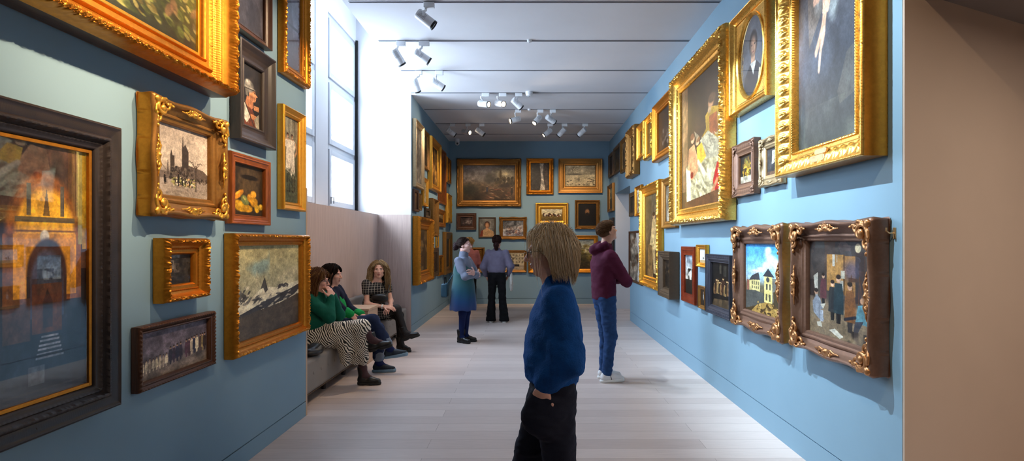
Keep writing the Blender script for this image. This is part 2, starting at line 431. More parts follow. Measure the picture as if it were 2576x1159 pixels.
#  adapter x0,x1 ; arm x ; body tail px ; body head px ; track ; sign of depth ; watt ; label
LAMPS = [
 (1066, 1093, 1071, (1050, 33), (1092, 64), 0, 1, 'white spotlight alone on the nearest ceiling track, top of the picture'),
 (997, 1020, 1000, (991, 127), (1010, 160), 1, 1, 'white spotlight hanging steeply, left one of the pair on the second track'),
 (1054, 1080, 1061, (1044, 132), (1080, 154), 1, 1, 'white spotlight tilted right, right one of the pair on the second track'),
 (1044, 1062, 1054, (1042, 199), (1048.5, 228), 2, 1, 'white spotlight pointing almost straight down above the blue wall corner'),
 (1095, 1115, 1097, (1086, 203), (1115, 220), 2, 1, 'white spotlight tilted right beside the downward pointing one on the third track'),
 (1212, 1231, 1210, (1204, 258), (1231, 265), 3, -1, 'white spotlight with glowing lens, leftmost of three near the smoke detector'),
 (1255, 1274, 1251, (1248, 256), (1268, 265), 3, -1, 'white spotlight with glowing lens, middle of three near the smoke detector'),
 (1296, 1314, 1301, (1289, 251), (1312, 270), 3, 1, 'white spotlight turned away, right next to the round smoke detector'),
 (1296, 1311, 1296, (1308, 297), (1283, 306), 4, -1, 'white spotlight tilted left, leftmost of three on the fifth track'),
 (1352, 1367, 1352, (1359, 292), (1343.5, 312), 4, -1, 'white spotlight with lit lens, middle of three on the fifth track'),
 (1383, 1398, 1387, (1375, 295), (1396, 306), 4, 1, 'white spotlight tilted right, rightmost of three on the fifth track'),
 (1132, 1145, 1130, (1125, 326), (1145, 340), 5, 1, 'small white spotlight nearest the left wall on the far track'),
 (1171, 1184, 1175, (1163, 329), (1183.6, 335), 5, -1, 'small white spotlight with lit rim, second from left on the far track'),
 (1206, 1219, 1206, (1197.6, 324.5), (1219, 340), 5, 1, 'small white spotlight third from left on the far track'),
 (1377, 1391, 1380, (1387, 326), (1367, 341.6), 5, -1, 'small white spotlight tilted left, fourth from left on the far track'),
 (1413, 1427, 1415, (1421, 324.5), (1404, 341.6), 5, 1, 'small white spotlight tilted left, fifth from left on the far track'),
 (1465, 1479, 1470, (1472, 326), (1455, 340), 5, 1, 'small white spotlight nearest the right wall on the far track'),
]
LIT = {5: 30, 6: 30, 8: 40, 9: 45, 12: 40, 14: 40}
def make_lamp(k, ax0, ax1, armx, p0, p1, tr, sg, label):
    Y = TRY[tr]; a = at(*p0, Y); b = at(*p1, Y); L = .215
    lp = np.hypot(*(b - a)[[0, 2]]); dy = sg * math.sqrt(max(L * L - lp * lp, .0004))
    a[1] -= dy / 2; b[1] += dy / 2
    d = (b - a) / np.linalg.norm(b - a); piv = a + d * L * .42
    x0 = (ax0 - CX) * Y / FPX; x1 = (ax1 - CX) * Y / FPX; xa = (armx - CX) * Y / FPX
    r = thing('track_spotlight', label, 'spotlight', ((x0 + x1) / 2, Y, ZC - .004), 'white spotlights on the ceiling tracks')
    O = V(*r.location)
    m = MB().box(x0 - O[0], x1 - O[0], -.022, .022, -.062, -.004); m.build('track_adapter', M['lampwhite'], r, .006)
    e = V(piv[0], Y, piv[2]) - O
    side = V(0, -1 if sg > 0 else 1, 0) * .056
    MB().tube([(xa - O[0], 0, -.055), (xa - O[0], 0, -.085), (e[0], side[1], -.12 if e[2] < -.16 else e[2] + .03), tuple(e + side)], .013, 10).build('arm', M['lampwhite'], r, smooth=True)
    R = .052
    body = MB().lathe([(0, R * .55), (.004, R * .9), (.014, R), (L * .9, R)], a - O, d, 28).build('lamp_housing', M['lampwhite'], r, smooth=True)
    up = np.cross(d, V(0, 1, 0)); up /= np.linalg.norm(up)
    sd = np.cross(d, up)
    # perforated cooling plate let into the side that faces the room
    g = MB(); s0 = sd if sd[1] < 0 else -sd
    for i in range(7):
        for j in range(5):
            c = a - O + d * (.03 + i * .012) + s0 * (R + .0008) * math.cos((j - 2) * .24) + up * R * math.sin((j - 2) * .24)
            g.tube([tuple(c - s0 * .004), tuple(c + s0 * .0012)], .0042, 6)
    tag(g.build('cooling_grille', M['grille'], body), label='grey perforated cooling grille')
    MB().lathe([(L * .9, R * .99), (L, R * 1.01), (L, R * .86), (L * .93, R * .8), (L * .92, R * .2)], a - O, d, 28).build('black_rim', M['lampblack'], r, smooth=True)
    lit = k in LIT
    MB().lathe([(L * .945, R * .78), (L * .955, R * .7), (L * .957, .002)], a - O, d, 24).build('lens', LAMP_ON if lit else M['grille'], r, smooth=True)
    if lit: spot_light('spotlight_beam', tuple(a + d * (L + .03)), d, LIT[k] * 1.8, 60)
    return r
for k, row in enumerate(LAMPS): make_lamp(k, *row)
def detector(label, X, Y, r0, h):
    t = thing('smoke_detector', label, 'smoke detector', (X, Y, ZC))
    MB().lathe([(0, r0), (h * .45, r0), (h * .5, r0 * .9), (h * .62, r0 * .92), (h * .9, r0 * .78), (h, r0 * .5)], (0, 0, 0), (0, 0, -1), 28).build('detector_body', M['lampwhite'], t, smooth=True)
    MB().lathe([(h, r0 * .22), (h + .006, r0 * .2)], (0, 0, 0), (0, 0, -1), 16).build('sensor_cap', M['grille'], t, smooth=True)
detector('round white smoke detector beside the three middle spotlights', -.02, 9.16, .06, .075)
detector('small white sensor clipped to the second ceiling track', -.01, 6.80, .03, .03)
detector('small white sensor clipped to the fifth ceiling track', -.02, 10.36, .03, .03)
t = thing('security_camera', 'small white dome security camera in the far left ceiling corner', 'camera', (-1.76, 13.42, ZC))
MB().lathe([(0, .055), (.06, .055), (.07, .05)], (0, 0, 0), (0, 0, -1), 24).build('mount', M['lampwhite'], t, smooth=True)
v, f = sd_mesh([El((0, 0, -.1), (.056, .056, .056)), Cn((0, 0, -.1), (.01, -.045, -.115), .035, .03, .01)], .006)
obj_np('housing', v, f, M['lampwhite'], t)
MB().lathe([(0, .022), (.006, .02)], (.0115, -.072, -.123), (.2, -1, -.3), 16).build('camera_lens', M['lampblack'], t, smooth=True)
# ---------------------------------------------------------- bench and its block
def bench(label, y0, y1, btn):
    t = thing('upholstered_bench', label, 'bench', (-2.3, (y0 + y1) / 2, 0), 'grey benches in the window niche')
    h = (y1 - y0) / 2
    MB().box(-.225, .235, -h, h, .12, .44).build('seat', M['uphol'], t, .035, True, 4)
    MB().box(-.245, -.17, -h, h, .445, .76).build('back_cushion', M['uphol'], t, .03, True, 4)
    MB().box(-.22, .215, -h + .02, h - .02, .105, .119).build('base_board', M['recess'], t, .004)
    for y in np.arange(-h + .25, h, .62):
        MB().lathe([(0, .022), (.02, .026), (.105, .03)], (.12, y, 0), (0, 0, 1), 14).build('foot', M['dark'], t, smooth=True)
    for y in np.arange(-h + .12, h - .05, .19)[:btn]:
        MB().lathe([(-.002, .016), (.003, .014), (.005, .006)], (.2352, y, .3), (1, 0, 0), 12).build('tuft_button', M['uphol'], t, smooth=True)
bench('long grey tufted bench nearest the mountain painting, two women sitting on it', 5.0, 7.02, 8)
bench('grey bench past the wooden block, one woman sitting on it', 7.5, 9.32, 6)
t = thing('wooden_block', 'pale oak block standing between the two grey benches', 'table block', (-2.29, 7.26, 0))
MB().box(-.26, .25, -.23, .23, .67, .70).build('top', M['panel_edge'], t, .003)
MB().box(-.25, .24, -.22, .22, 0, .669).build('body', M['panel_edge'], t, .003)
# -------------------------------------------------------------- oil paintings
CVS = 1.6
class Cv:
    """a canvas painted with brush marks; u right, v down, both 0..1; colours are pigments"""
    def __init__(s, w, h, bg, seed=1):
        w, h = int(w * CVS), int(h * CVS); s.w, s.h = w, h; s.r = np.random.RandomState(seed); s.seed = seed
        s.u, s.v = np.meshgrid((np.arange(w) + .5) / w, (np.arange(h) + .5) / h)
        s.a = np.empty((h, w, 3)); s.a[:] = s.c(bg)
    def c(s, h): return V(*[int(h[i:i + 2], 16) for i in (0, 2, 4)])
    def put(s, m, col):
        m = np.clip(m, 0, 1)[..., None]; s.a = s.a * (1 - m) + s.c(col) * m; return s
    def G(s, *st):
        v = [p for p, c in st]; k = np.array([s.c(c) for p, c in st])
        for i in range(3): s.a[..., i] = np.interp(s.v, v, k[:, i])
        return s
    def E(s, cx, cy, rx, ry, col, soft=.25, ang=0, al=1):
        cs, sn = math.cos(ang), math.sin(ang); x, y = s.u - cx, s.v - cy
        d = np.sqrt(((x * cs + y * sn) / rx) ** 2 + ((-x * sn + y * cs) / ry) ** 2)
        return s.put((1 - d) / soft * al if soft * 1 > 0 else (d < 1) * al, col) if al == 1 else s.put(np.clip((1 - d) / soft, 0, 1) * al, col)
    def P(s, pts, col, al=1):
        ins = np.zeros(s.u.shape, bool); n = len(pts)
        for i in range(n):
            (x0, y0), (x1, y1) = pts[i], pts[(i + 1) % n]
            if y0 == y1: continue
            ins ^= ((s.v > min(y0, y1)) & (s.v <= max(y0, y1)) & (s.u < x0 + (s.v - y0) * (x1 - x0) / (y1 - y0)))
        return s.put(ins * al, col)
    def R(s, x0, y0, x1, y1, col, al=1): return s.P([(x0, y0), (x1, y0), (x1, y1), (x0, y1)], col, al)
    def L(s, pts, w, col, al=1):
        for (x0, y0), (x1, y1) in zip(pts, pts[1:]):
            dx, dy = x1 - x0, y1 - y0; t = np.clip(((s.u - x0) * dx + (s.v - y0) * dy) / (dx * dx + dy * dy + 1e-9), 0, 1)
            d = np.hypot(s.u - x0 - t * dx, (s.v - y0 - t * dy)); s.put((w - d) / w * 2 * al, col)
        return s
    def N(s, amp, fx=6, fy=6, k=0):
        f = 0
        for o in range(4):
            f = f + (vnoise(np.stack([s.u.ravel() * fx * 2 ** o, s.v.ravel() * fy * 2 ** o], 1), s.seed + o + k * 11).reshape(s.u.shape) - .5) / 2 ** o
        s.a = s.a * (1 + amp * f[..., None] * 1.6); return s
    def M_(s, col, fx, fy, lo, hi, k=3, al=1, box=None):
        f = sum(vnoise(np.stack([s.u.ravel() * fx * 2 ** o, s.v.ravel() * fy * 2 ** o], 1), s.seed + o + k * 17).reshape(s.u.shape) / 2 ** o for o in range(3)) / 1.75
        m = np.clip((f - lo) / (hi - lo), 0, 1) * al
        if box: m = m * ((s.u > box[0]) & (s.v > box[1]) & (s.u < box[2]) & (s.v < box[3]))
        return s.put(m, col)
    def S(s, n, box, cols, rx, ry, al=.85, ang=0, jit=.6):
        for i in range(n):
            x = s.r.uniform(box[0], box[2]); y = s.r.uniform(box[1], box[3]); k = s.r.uniform(1 - jit, 1 + jit)
            s.E1(x, y, rx * k, ry * k, cols[s.r.randint(len(cols))], ang + s.r.uniform(-.5, .5), al)
        return s
    def E1(s, cx, cy, rx, ry, col, ang, al):
        R = max(rx, ry); i0, i1 = int(max(0, (cx - R) * s.w)), int(min(s.w, (cx + R) * s.w + 2)); j0, j1 = int(max(0, (cy - R) * s.h)), int(min(s.h, (cy + R) * s.h + 2))
        if i1 <= i0 or j1 <= j0: return
        x, y = s.u[j0:j1, i0:i1] - cx, s.v[j0:j1, i0:i1] - cy; cs, sn = math.cos(ang), math.sin(ang)
        d = np.sqrt(((x * cs + y * sn) / rx) ** 2 + ((-x * sn + y * cs) / ry) ** 2); m = np.clip((1 - d) * 3, 0, 1)[..., None] * al
        s.a[j0:j1, i0:i1] = s.a[j0:j1, i0:i1] * (1 - m) + s.c(col) * m
    def person(s, x, y, h, coat, skin='c8a080', hair='2a1c14', leg='1a1614', w=1.):
        a = s.h / s.w * w
        s.P([(x - .07 * h * a, y - h * .3), (x + .07 * h * a, y - h * .3), (x + .05 * h * a, y), (x - .05 * h * a, y)], leg)
        s.P([(x - .12 * h * a, y - h * .62), (x - .09 * h * a, y - h * .82), (x + .09 * h * a, y - h * .82), (x + .13 * h * a, y - h * .6), (x + .13 * h * a, y - h * .2), (x - .13 * h * a, y - h * .2)], coat)
        s.E(x, y - h * .9, .065 * h * a, .085 * h, skin); s.E(x, y - h * .95, .068 * h * a, .055 * h, hair); return s
    def lin(s):
        s.u0, s.v0 = np.meshgrid(np.arange(s.w) / 3., np.arange(s.h) / 3.); n = vnoise(np.stack([s.u0.ravel(), s.v0.ravel()], 1), 77).reshape(s.h, s.w); s.a = s.a * (1 + .22 * (n - .5) + .10 * (s.r.rand(s.h, s.w) - .5))[..., None]
        x = np.clip(s.a, 0, 255) / 255; return np.where(x <= .04045, x / 12.92, ((x + .055) / 1.055) ** 2.4)

def portrait(w, h, bg, coat, skin='c89a78', hair='2a1a12', seed=1, cx=.5, fy=.36, sc=1., collar=None, beard=False):
    p = Cv(w, h, bg, seed).N(.35, 3, 3); a = h / w
    p.P([(cx - .42 * sc, 1), (cx - .36 * sc, .72), (cx - .12 * sc, .58), (cx + .12 * sc, .58), (cx + .36 * sc, .72), (cx + .44 * sc, 1)], coat)
    if not beard: p.R(cx - .09 * sc, fy, cx + .07 * sc, .62, skin)
    if collar: p.P([(cx - .12 * sc, .58), (cx + .12 * sc, .58), (cx, .74)], collar)
    r = .165 * sc
    p.E(cx, fy - .02 / a, r * 1.12, r * 1.42 / a, hair); p.E(cx, fy + .02, r * .9, r * 1.25 / a, skin, .5)
    p.E(cx - .06 * sc, fy, .028, .012, '2a1810'); p.E(cx + .06 * sc, fy, .028, .012, '2a1810'); p.L([(cx, fy), (cx + .01, fy + .04)], .008, '9a6a4c'); p.E(cx, fy + .11 / a, .045 * sc, .010, '8a4438')
    if beard: p.E(cx, fy + .14 / a, r * .8, r * .75 / a, hair, .5)
    return p.N(.12, 20, 20)
def landscape(w, h, sky, land, seed, hz=.5, dark=None, lights=None):
    p = Cv(w, h, sky[0], seed).G((0, sky[0]), (hz, sky[1]), (hz + .01, land[0]), (1, land[1])).N(.3, 4, 6)
    if dark: p.M_(dark, 5, 4, .5, .6, box=(0, hz - .28, 1, hz + .12)); p.M_(dark, 4, 4, .55, .62, 5, .8, (0, hz, 1, 1))
    if lights: p.S(50, (0, hz, 1, 1), lights, .03, .012)
    return p.N(.2, 14, 14)
def p_foliage():
    p = Cv(170, 210, '37401f', 3).G((0, '9a8c50'), (.35, '6c6f34'), (.75, '3c4426'), (1, '20231a'))
    p.M_('1a1e12', 3, 3, .5, .58, 1, .9); p.S(1500, (0, 0, 1, .95), ['7d8040', '9a9452', '55602c', '3a4420', 'b4a660', '2a3018', '6a5c2c'], .022, .010, .75, .8)
    p.S(260, (.1, .1, .95, .8), ['a2985c', 'c0ac68', '17190f'], .012, .02, .6).S(30, (.3, .45, 1, .95), ['9c6a50', '8a7a5c'], .012, .03, .5)
    return p.N(.3, 20, 20)
def p_church():   # glowing vaulted interior
    p = Cv(170, 250, '2e1c14', 5); p.u = (p.u - .645) * 1.57 + .44; p.G((0, '2a1710'), (.3, '3c2216'), (.55, '3a2a20'), (.75, '23262e'), (1, '1c2029')).N(.5, 5, 8)
    p.M_('7a5a48', 4, 5, .55, .7, 2, .5, (0, 0, 1, .35))
    p.E(.44, .36, .44, .25, '8a5020', .12); p.R(.0, .36, .88, .62, '7a4a1c'); p.E(.46, .37, .37, .20, 'f0b030', .15); p.R(.1, .36, .82, .60, 'd89420')
    p.S(240, (.12, .18, .8, .36), ['ffd060', 'e8a020', 'b87818', 'fae080', '9a6414'], .03, .014, .7)
    p.R(.12, .295, .8, .315, '4c443c').R(.1, .345, .82, .352, '8a5a18')
    for x in (.24, .62): p.R(x, .17, x + .05, .29, '565048')
    p.P([(.42, .29), (.46, .18), (.5, .29)], '6a4c24'); p.E(.44, .37, .06, .03, 'd8d0c0')
    p.E(.47, .52, .24, .15, '3c2a22', .1).R(.24, .52, .7, .68, '2c2420'); p.E(.47, .53, .2, .12, '45526a', .2).R(.28, .53, .66, .68, '3a3c48')
    p.R(.3, .55, .64, .74, '5a3416').S(120, (.32, .57, .62, .72), ['c88a2c', 'a4661c', '3a200e', '6a3c14'], .02, .015, .8); p.P([(.42, .72), (.42, .62), (.47, .57), (.53, .62), (.53, .72)], '38261a')
    p.R(.84, 0, .90, .40, '8c8048').R(.9, .0, .96, .42, 'a07c1c').R(.88, .5, 1, .75, '1c120e')
    p.R(.0, .6, .28, .76, '6a4224', .6).S(100, (0, .55, .3, .78), ['8a5a34', '5c5a62', '3a2a20'], .03, .02, .6)
    for i in range(6): p.R(.4 - i * .012, .75 + i * .016, .6 + i * .012, .757 + i * .016, '8a8f9c')
    p.S(60, (.0, .78, .5, .9), ['1c2420', '2a3230'], .04, .02, .6); p.R(.26, .86, .44, .93, '77787c', .6)
    for y in (.95, .97, .99): p.R(0, y, 1, y + .008, '3c3430', .6)
    return p.N(.25, 16, 24)
def p_city():
    p = Cv(190, 150, 'c0b0a0', 7).G((0, 'b4a498'), (.35, 'cbbcae'), (.58, 'd0c0b2'), (.66, 'a4968c'), (1, '9a8c80')).N(.12, 5, 5)
    p.R(.0, .66, .3, .76, '6c5f58', .9); p.P([(.28, .74), (.28, .6), (.6, .52), (.9, .56), (1, .62), (1, .74)], '5c504a')
    p.P([(.47, .62), (.47, .33), (.53, .22), (.6, .33), (.6, .62)], '3e3532'); p.P([(.465, .36), (.485, .08), (.505, .3)], '463c38')
    p.P([(.25, .72), (.25, .42), (.27, .34), (.29, .42), (.33, .42), (.33, .72)], '40362f'); p.P([(.19, .7), (.205, .46), (.23, .7)], '554a44')
    p.S(160, (.25, .58, .7, .74), ['3a302c', '5c5048', '2c2624', '75685e'], .02, .02, .8).S(160, (.28, .72, .74, .84), ['efe6d0', 'a0a060', '2a2420', 'c8a070', '7a8048', '1c1816'], .016, .012, .9)
    for x, h in ((.15, .16), (.4, .2), (.47, .14), (.53, .13), (.62, .11), (.17, .12)): p.person(x, .84, h, '25201e', '705848', leg='1c1816')
    p.R(.74, .5, .755, .9, '3a302a')
    for a in (-.12, -.07, .04, .09): p.L([(.748, .56), (.748 + a, .48 - abs(a) * .3), (.748 + a * 1.5, .47)], .006, '463a32')
    p.S(50, (.76, .7, 1, .76), ['4a3e38', '2c2623', '7a6e64'], .01, .018, .8).S(60, (.02, .84, .98, 1), ['8a7c70', 'b0a294', '7c7066'], .06, .012, .4)
    p.L([(0, .56), (.1, .57), (.2, .66)], .006, '6a5e56')
    return p.N(.12, 26, 26)
def p_helmet():
    p = Cv(80, 170, '211c1a', 9).N(.3, 4, 4); sk = 'b07a56'
    p.P([(0, .66), (.2, .62), (.5, .68), (.75, .86), (.8, 1), (0, 1)], '5c3020').P([(.0, .66), (.2, .63), (.42, .84), (.24, .95), (0, .84)], 'b4aea2').S(20, (0, .66, .34, .9), ['8c857a', 'd0cac0'], .06, .02, .6, .8)
    p.P([(.26, .5), (.56, .53), (.6, .66), (.5, .7), (.16, .66)], '9a6444').P([(.36, .37), (.64, .365), (.70, .41), (.70, .425), (.82, .46), (.72, .475), (.735, .50), (.71, .525), (.69, .555), (.56, .575), (.36, .54)], sk)
    p.E(.5, .5, .16, .06, '8c583a', .9).E(.66, .42, .05, .009, '24140e', .6).E(.64, .405, .09, .008, '4a3020', .8).E(.7, .503, .04, .006, '6a3426', .8).E(.62, .45, .07, .03, 'c89068', .9)
    p.E(.36, .34, .29, .12, '6c6862', .3).E(.30, .29, .17, .07, 'a6a29a', .9).E(.26, .27, .07, .03, 'd4d0c8', .9).P([(.1, .35), (.66, .355), (.72, .38), (.14, .40)], '8a867e').P([(.16, .38), (.34, .38), (.32, .52), (.2, .50)], '5c5852').L([(.12, .395), (.7, .375)], .012, '3a3632')
    p.E(.72, .66, .15, .04, '9c6644', .6)
    for i in range(4): p.L([(.62, .635 + i * .017), (.86, .63 + i * .019)], .017, ['b88058', 'a8704a'][i % 2])
    p.E(.56, .82, .19, .045, '9c6444', .6)
    for i in range(4): p.L([(.46, .795 + i * .017), (.74, .80 + i * .018)], .017, ['b07850', '9e6844'][i % 2])
    p.P([(.62, .86), (.86, .74), (.9, 1), (.74, 1)], '8c8474'); p.L([(.12, .6), (.62, .97)], .02, '2c241e')
    return p.N(.22, 14, 20)
def p_fruit():
    p = Cv(90, 110, '35281a', 11).N(.3, 3, 3); p.E(.52, .3, .4, .3, '4c3c28', .4).E(.56, .24, .32, .06, '181008', .3).R(.2, .28, .86, .62, '463620', .6)
    for x, y, rx, ry, c, a in ((.2, .6, .16, .06, 'c07a1c', -.5), (.26, .82, .2, .1, 'c89418', .2), (.4, .7, .13, .08, '6c7440', .5), (.58, .64, .1, .08, 'c8871c', 0), (.68, .56, .09, .07, 'd09028', 0), (.7, .72, .12, .09, 'c68a18', 0), (.8, .84, .08, .08, 'd2a020', 0), (.5, .86, .14, .07, 'b88414', 0), (.93, .8, .07, .06, 'caa030', 0)):
        p.E(x, y, rx * 1.25, ry * 1.25, c, .3, a).E(x - .02, y - .03, rx * .6, ry * .4, 'e8c060', .9, a, .5)
    return p.R(0, .93, 1, 1, '2c2014', .8).N(.25, 14, 14)
def p_girls():
    p = Cv(70, 230, '6c6a58', 13).G((0, '8a8674'), (.3, '74705e'), (.55, '4e5444'), (1, '3e4638')).N(.35, 10, 4)
    for x in np.linspace(.03, .97, 9): p.R(x, 0, x + .03, .34, '9c9684', .4)
    for x in (.34, .62):
        p.E(x, .208, .085, .03, '3a2418', .4).E(x + .01, .226, .058, .026, 'd8a888', .7).E(x - .01, .222, .012, .004, '4a3024').E(x + .035, .222, .012, .004, '4a3024').R(x - .13, .25, x + .13, .3, 'd0a080', .8)
    p.P([(.2, .27), (.46, .26), (.78, .26), (.84, .33), (.76, .4), (.82, .66), (.66, .72), (.5, .65), (.22, .62), (.26, .36), (.14, .34)], 'e6d8c4')
    for x in np.linspace(.28, .76, 8): p.R(x, .3, x + .015, .66, 'c4b098', .6)
    p.L([(.86, .3), (.92, .38), (.82, .43)], .03, 'c89874')
    for x in (.3, .42, .62, .72): p.R(x, .66, x + .05, .86, '23241e').R(x - .02, .855, x + .07, .875, '17150f')
    p.S(200, (0, .6, 1, 1), ['4a5440', '5c6450', '343c2e'], .06, .012, .5)
    return p.N(.18, 16, 30)
def p_darkhouse():
    p = Cv(60, 60, '2a2624', 15).N(.5, 4, 4); p.R(.0, 0, .55, .14, '8a8a88', .8).P([(0, .2), (.12, .02), (.3, .2)], '2a2422').R(.06, .2, .3, .48, '6a625c').R(.3, .3, .52, .6, '554c46')
    for x, y in ((.1, .24), (.2, .24), (.36, .4)): p.R(x, y, x + .05, y + .1, '1a1614')
    return p.S(60, (.4, .1, 1, 1), ['17140f', '2c2a26', '3a342c'], .08, .08, .6).S(30, (0, .7, 1, 1), ['2a2e3a', '1c1c20'], .1, .05, .6).N(.4, 12, 12)
def p_procession():
    p = Cv(170, 90, '5a5360', 17).G((0, '544c5a'), (.6, '625a62'), (.8, '6c6058'), (1, '7c6a58')).N(.3, 8, 5)
    for i in range(8): p.person(.05 + i * .045, .86 - i * .006, .27 + .015 * (i % 3), ['d8c8a8', 'c4b498', '9a8a78', 'e0d0b4'][i % 4], 'c09878', leg='b8a890')
    for i, c in enumerate(['2a2838', '38283a', '24243a', '2a2434']): p.person(.42 + i * .05, .82 - i * .012, .4, c, 'b08a6c', leg=c)
    for i, c in enumerate(['503040', '4c2c38', 'c8b498', '22243c', 'd8c8a8']): p.person(.66 + i * .042, .78 - i * .012, .42, c, 'b89070', leg=c)
    for i, c in enumerate(['5a4038', 'a08858', '3c3030']): p.person(.89 + i * .035, .74, .42, c, 'b89070', leg=c)
    return p.N(.25, 24, 14)
def p_mountain():
    p = Cv(200, 150, 'b8b088', 19).G((0, 'b4aa7c'), (.3, '9c9878'), (.55, 'a8a488'), (1, '8a8470')).N(.16, 3, 4)
    p.M_('7c9a9c', 3, 4, .48, .66, 2, .75, (0, .05, .5, .58)).M_('d2c8a4', 4, 5, .5, .68, 4, .8, (.3, .2, 1, .55))
    p.P([(0, .46), (.1, .5), (.22, .58), (.34, .5), (.4, .46), (.6, .5), (.8, .48), (1, .46), (1, .75), (0, .78)], 'e4dcc0')
    p.P([(.36, .49), (.4, .4), (.425, .36), (.455, .46), (.47, .51), (.43, .54), (.4, .48)], '4c4a48').P([(0, .42), (.06, .46), (.2, .55), (.14, .6), (0, .55)], '565450')
    p.S(40, (0, .44, .22, .62), ['e4dcc4', '3c3c40', '6c6a66'], .025, .012, .8, -.5).S(26, (.62, .47, .8, .51), ['3c3a3c'], .02, .01, .9)
    p.P([(0, .74), (.2, .69), (.4, .64), (.7, .57), (.86, .54), (1, .5), (1, .58), (.8, .66), (.45, .7), (.1, .76)], '3a3c42').S(60, (.3, .56, 1, .74), ['e0d8c0', '34363c', 'd8d0b8', '2c2e34'], .05, .012, .75, -.3)
    p.P([(0, .77), (.3, .72), (.6, .7), (1, .62), (1, 1), (0, 1)], '4c443c').M_('6a5e50', 4, 5, .5, .65, 5, .6, (0, .72, 1, 1)).S(120, (0, .75, 1, 1), ['3c3833', '564c42', '64584a'], .06, .03, .35)
    return p.N(.16, 22, 20)
def p_bigfar():
    p = Cv(130, 90, '4c4a52', 21).G((0, '3c3c48'), (.4, '6c6462'), (.55, '6c5844'), (.7, '54402e'), (1, '3c2c20')).N(.4, 4, 4)
    p.E(.8, .25, .3, .28, 'd8c8a0', .9).M_('4a4a54', 4, 5, .5, .6, 2, .8, (0, 0, .7, .4)).E(.54, .4, .16, .2, '2c2824', .8).E(.5, .3, .08, .12, '34302c', .7).S(90, (.6, .35, .98, .55), ['2c2418', '4a3c24', '1c1810'], .02, .04, .7)
    p.R(.72, .15, .73, .5, '2a2018', .8).E(.72, .3, .05, .2, '4a3c28', .9).E(.8, .58, .18, .08, '2a1e18', .6).S(60, (.4, .62, .95, .95), ['7a4434', 'a08468', '3a2820', '5a3c2c'], .05, .014, .6, .3); p.person(.94, .85, .25, '241c18').person(.46, .8, .22, '2c2c38')
    return p.E(.1, .7, .25, .25, '26281f', .8).N(.25, 16, 16)
def p_path():
    p = Cv(50, 90, '38302c', 23).N(.3, 4, 6); p.P([(.48, 0), (.7, 0), (.66, .4), (.72, .7), (.8, 1), (.5, 1), (.58, .6)], 'b0a494').E(.3, .45, .26, .5, '221e1e', .4).R(.78, 0, .9, 1, '4a3a30'); return p.N(.4, 10, 20)
def p_snow():
    p = Cv(100, 70, 'b8a98a', 25).G((0, 'b4a88c'), (.4, 'a89c80'), (.45, 'c8b892'), (1, 'c0ac84')).N(.15, 4, 4); p.E(.3, .42, .34, .06, '4c483c', .5).L([(.28, .4), (.24, .2), (.3, .06)], .012, '4a4030').L([(.26, .25), (.4, .1), (.5, .12)], .008, '5a503c').S(40, (.2, .02, .5, .35), ['5a503c', '7a6c50'], .03, .01, .6)
    return p.S(70, (.05, .55, .98, .95), ['4a3c2c', '7a684c', '2c241c', 'd0bc94'], .03, .018, .8).N(.2, 14, 12)
def p_smalldark(seed=27):
    return Cv(46, 36, '4a3c3a', seed).N(.5, 4, 4).E(.62, .5, .24, .25, 'a89890', .9).S(24, (.4, .3, .9, .8), ['c8bcb0', '6a5a58'], .05, .06, .6).R(0, .8, 1, 1, '2a1e1a', .7).N(.3, 9, 9)
def p_woman():
    return portrait(44, 54, '6a6864', 'b8936c', 'd09a70', '3a2014', 29, .5, .36, 1.1).P([(.2, 1), (.24, .62), (.1, .7), (.0, 1)], '7a3424')
def p_battle():
    return Cv(80, 66, '74747c', 31).G((0, '6c7078'), (.5, '7c7876'), (1, '8a8890')).N(.5, 5, 5).S(70, (.2, .4, .9, .9), ['a86848', '54404a', 'c0b4ac', '8a6a58', '3c3a44'], .05, .05, .6).N(.3, 12, 12)
def p_cattle():
    return Cv(80, 52, 'cabf9c', 33).G((0, 'cfc6a8'), (.45, 'c4b68c'), (.5, '7c6430'), (1, '5c4a20')).N(.12, 5, 5).S(50, (.05, .42, .95, .62), ['3a2418', 'e8dcc4', '8a5030', '5a3a24', '2c1c14'], .035, .07, .85).N(.2, 14, 14)
def p_trees():
    p = Cv(150, 86, '8a8a74', 35).G((0, '7c8484'), (.35, 'b8ac88'), (.6, '6a5a2c'), (1, '4a3418')).N(.3, 4, 5); p.E(.62, .42, .22, .3, '2a2a16', .5).E(.5, .5, .15, .2, '36321a', .5).E(.2, .55, .3, .2, '5c5024', .6).E(.88, .3, .2, .16, 'c8bc98', .8)
    return p.S(140, (.3, .2, 1, .9), ['8a6c24', '3c3618', '6a5a24', '241f10', 'a88a3c'], .03, .03, .5).N(.3, 14, 14)
def p_court():
    p = Cv(96, 60, '8c7c66', 37).N(.2, 5, 4); p.R(.44, .0, 1, .72, 'b0a284').R(0, .72, 1, 1, 'a4927a')
    for i in range(6):
        for j in range(3): p.R(.48 + i * .09, .08 + j * .2, .51 + i * .09, .2 + j * .2, '7a6c58')
    return p.L([(.66, .75), (.66, .35), (.56, .08)], .012, '2c2418').L([(.66, .4), (.8, .15)], .008, '2c2418').R(.6, .68, .85, .8, '2a221c').N(.2, 14, 14)
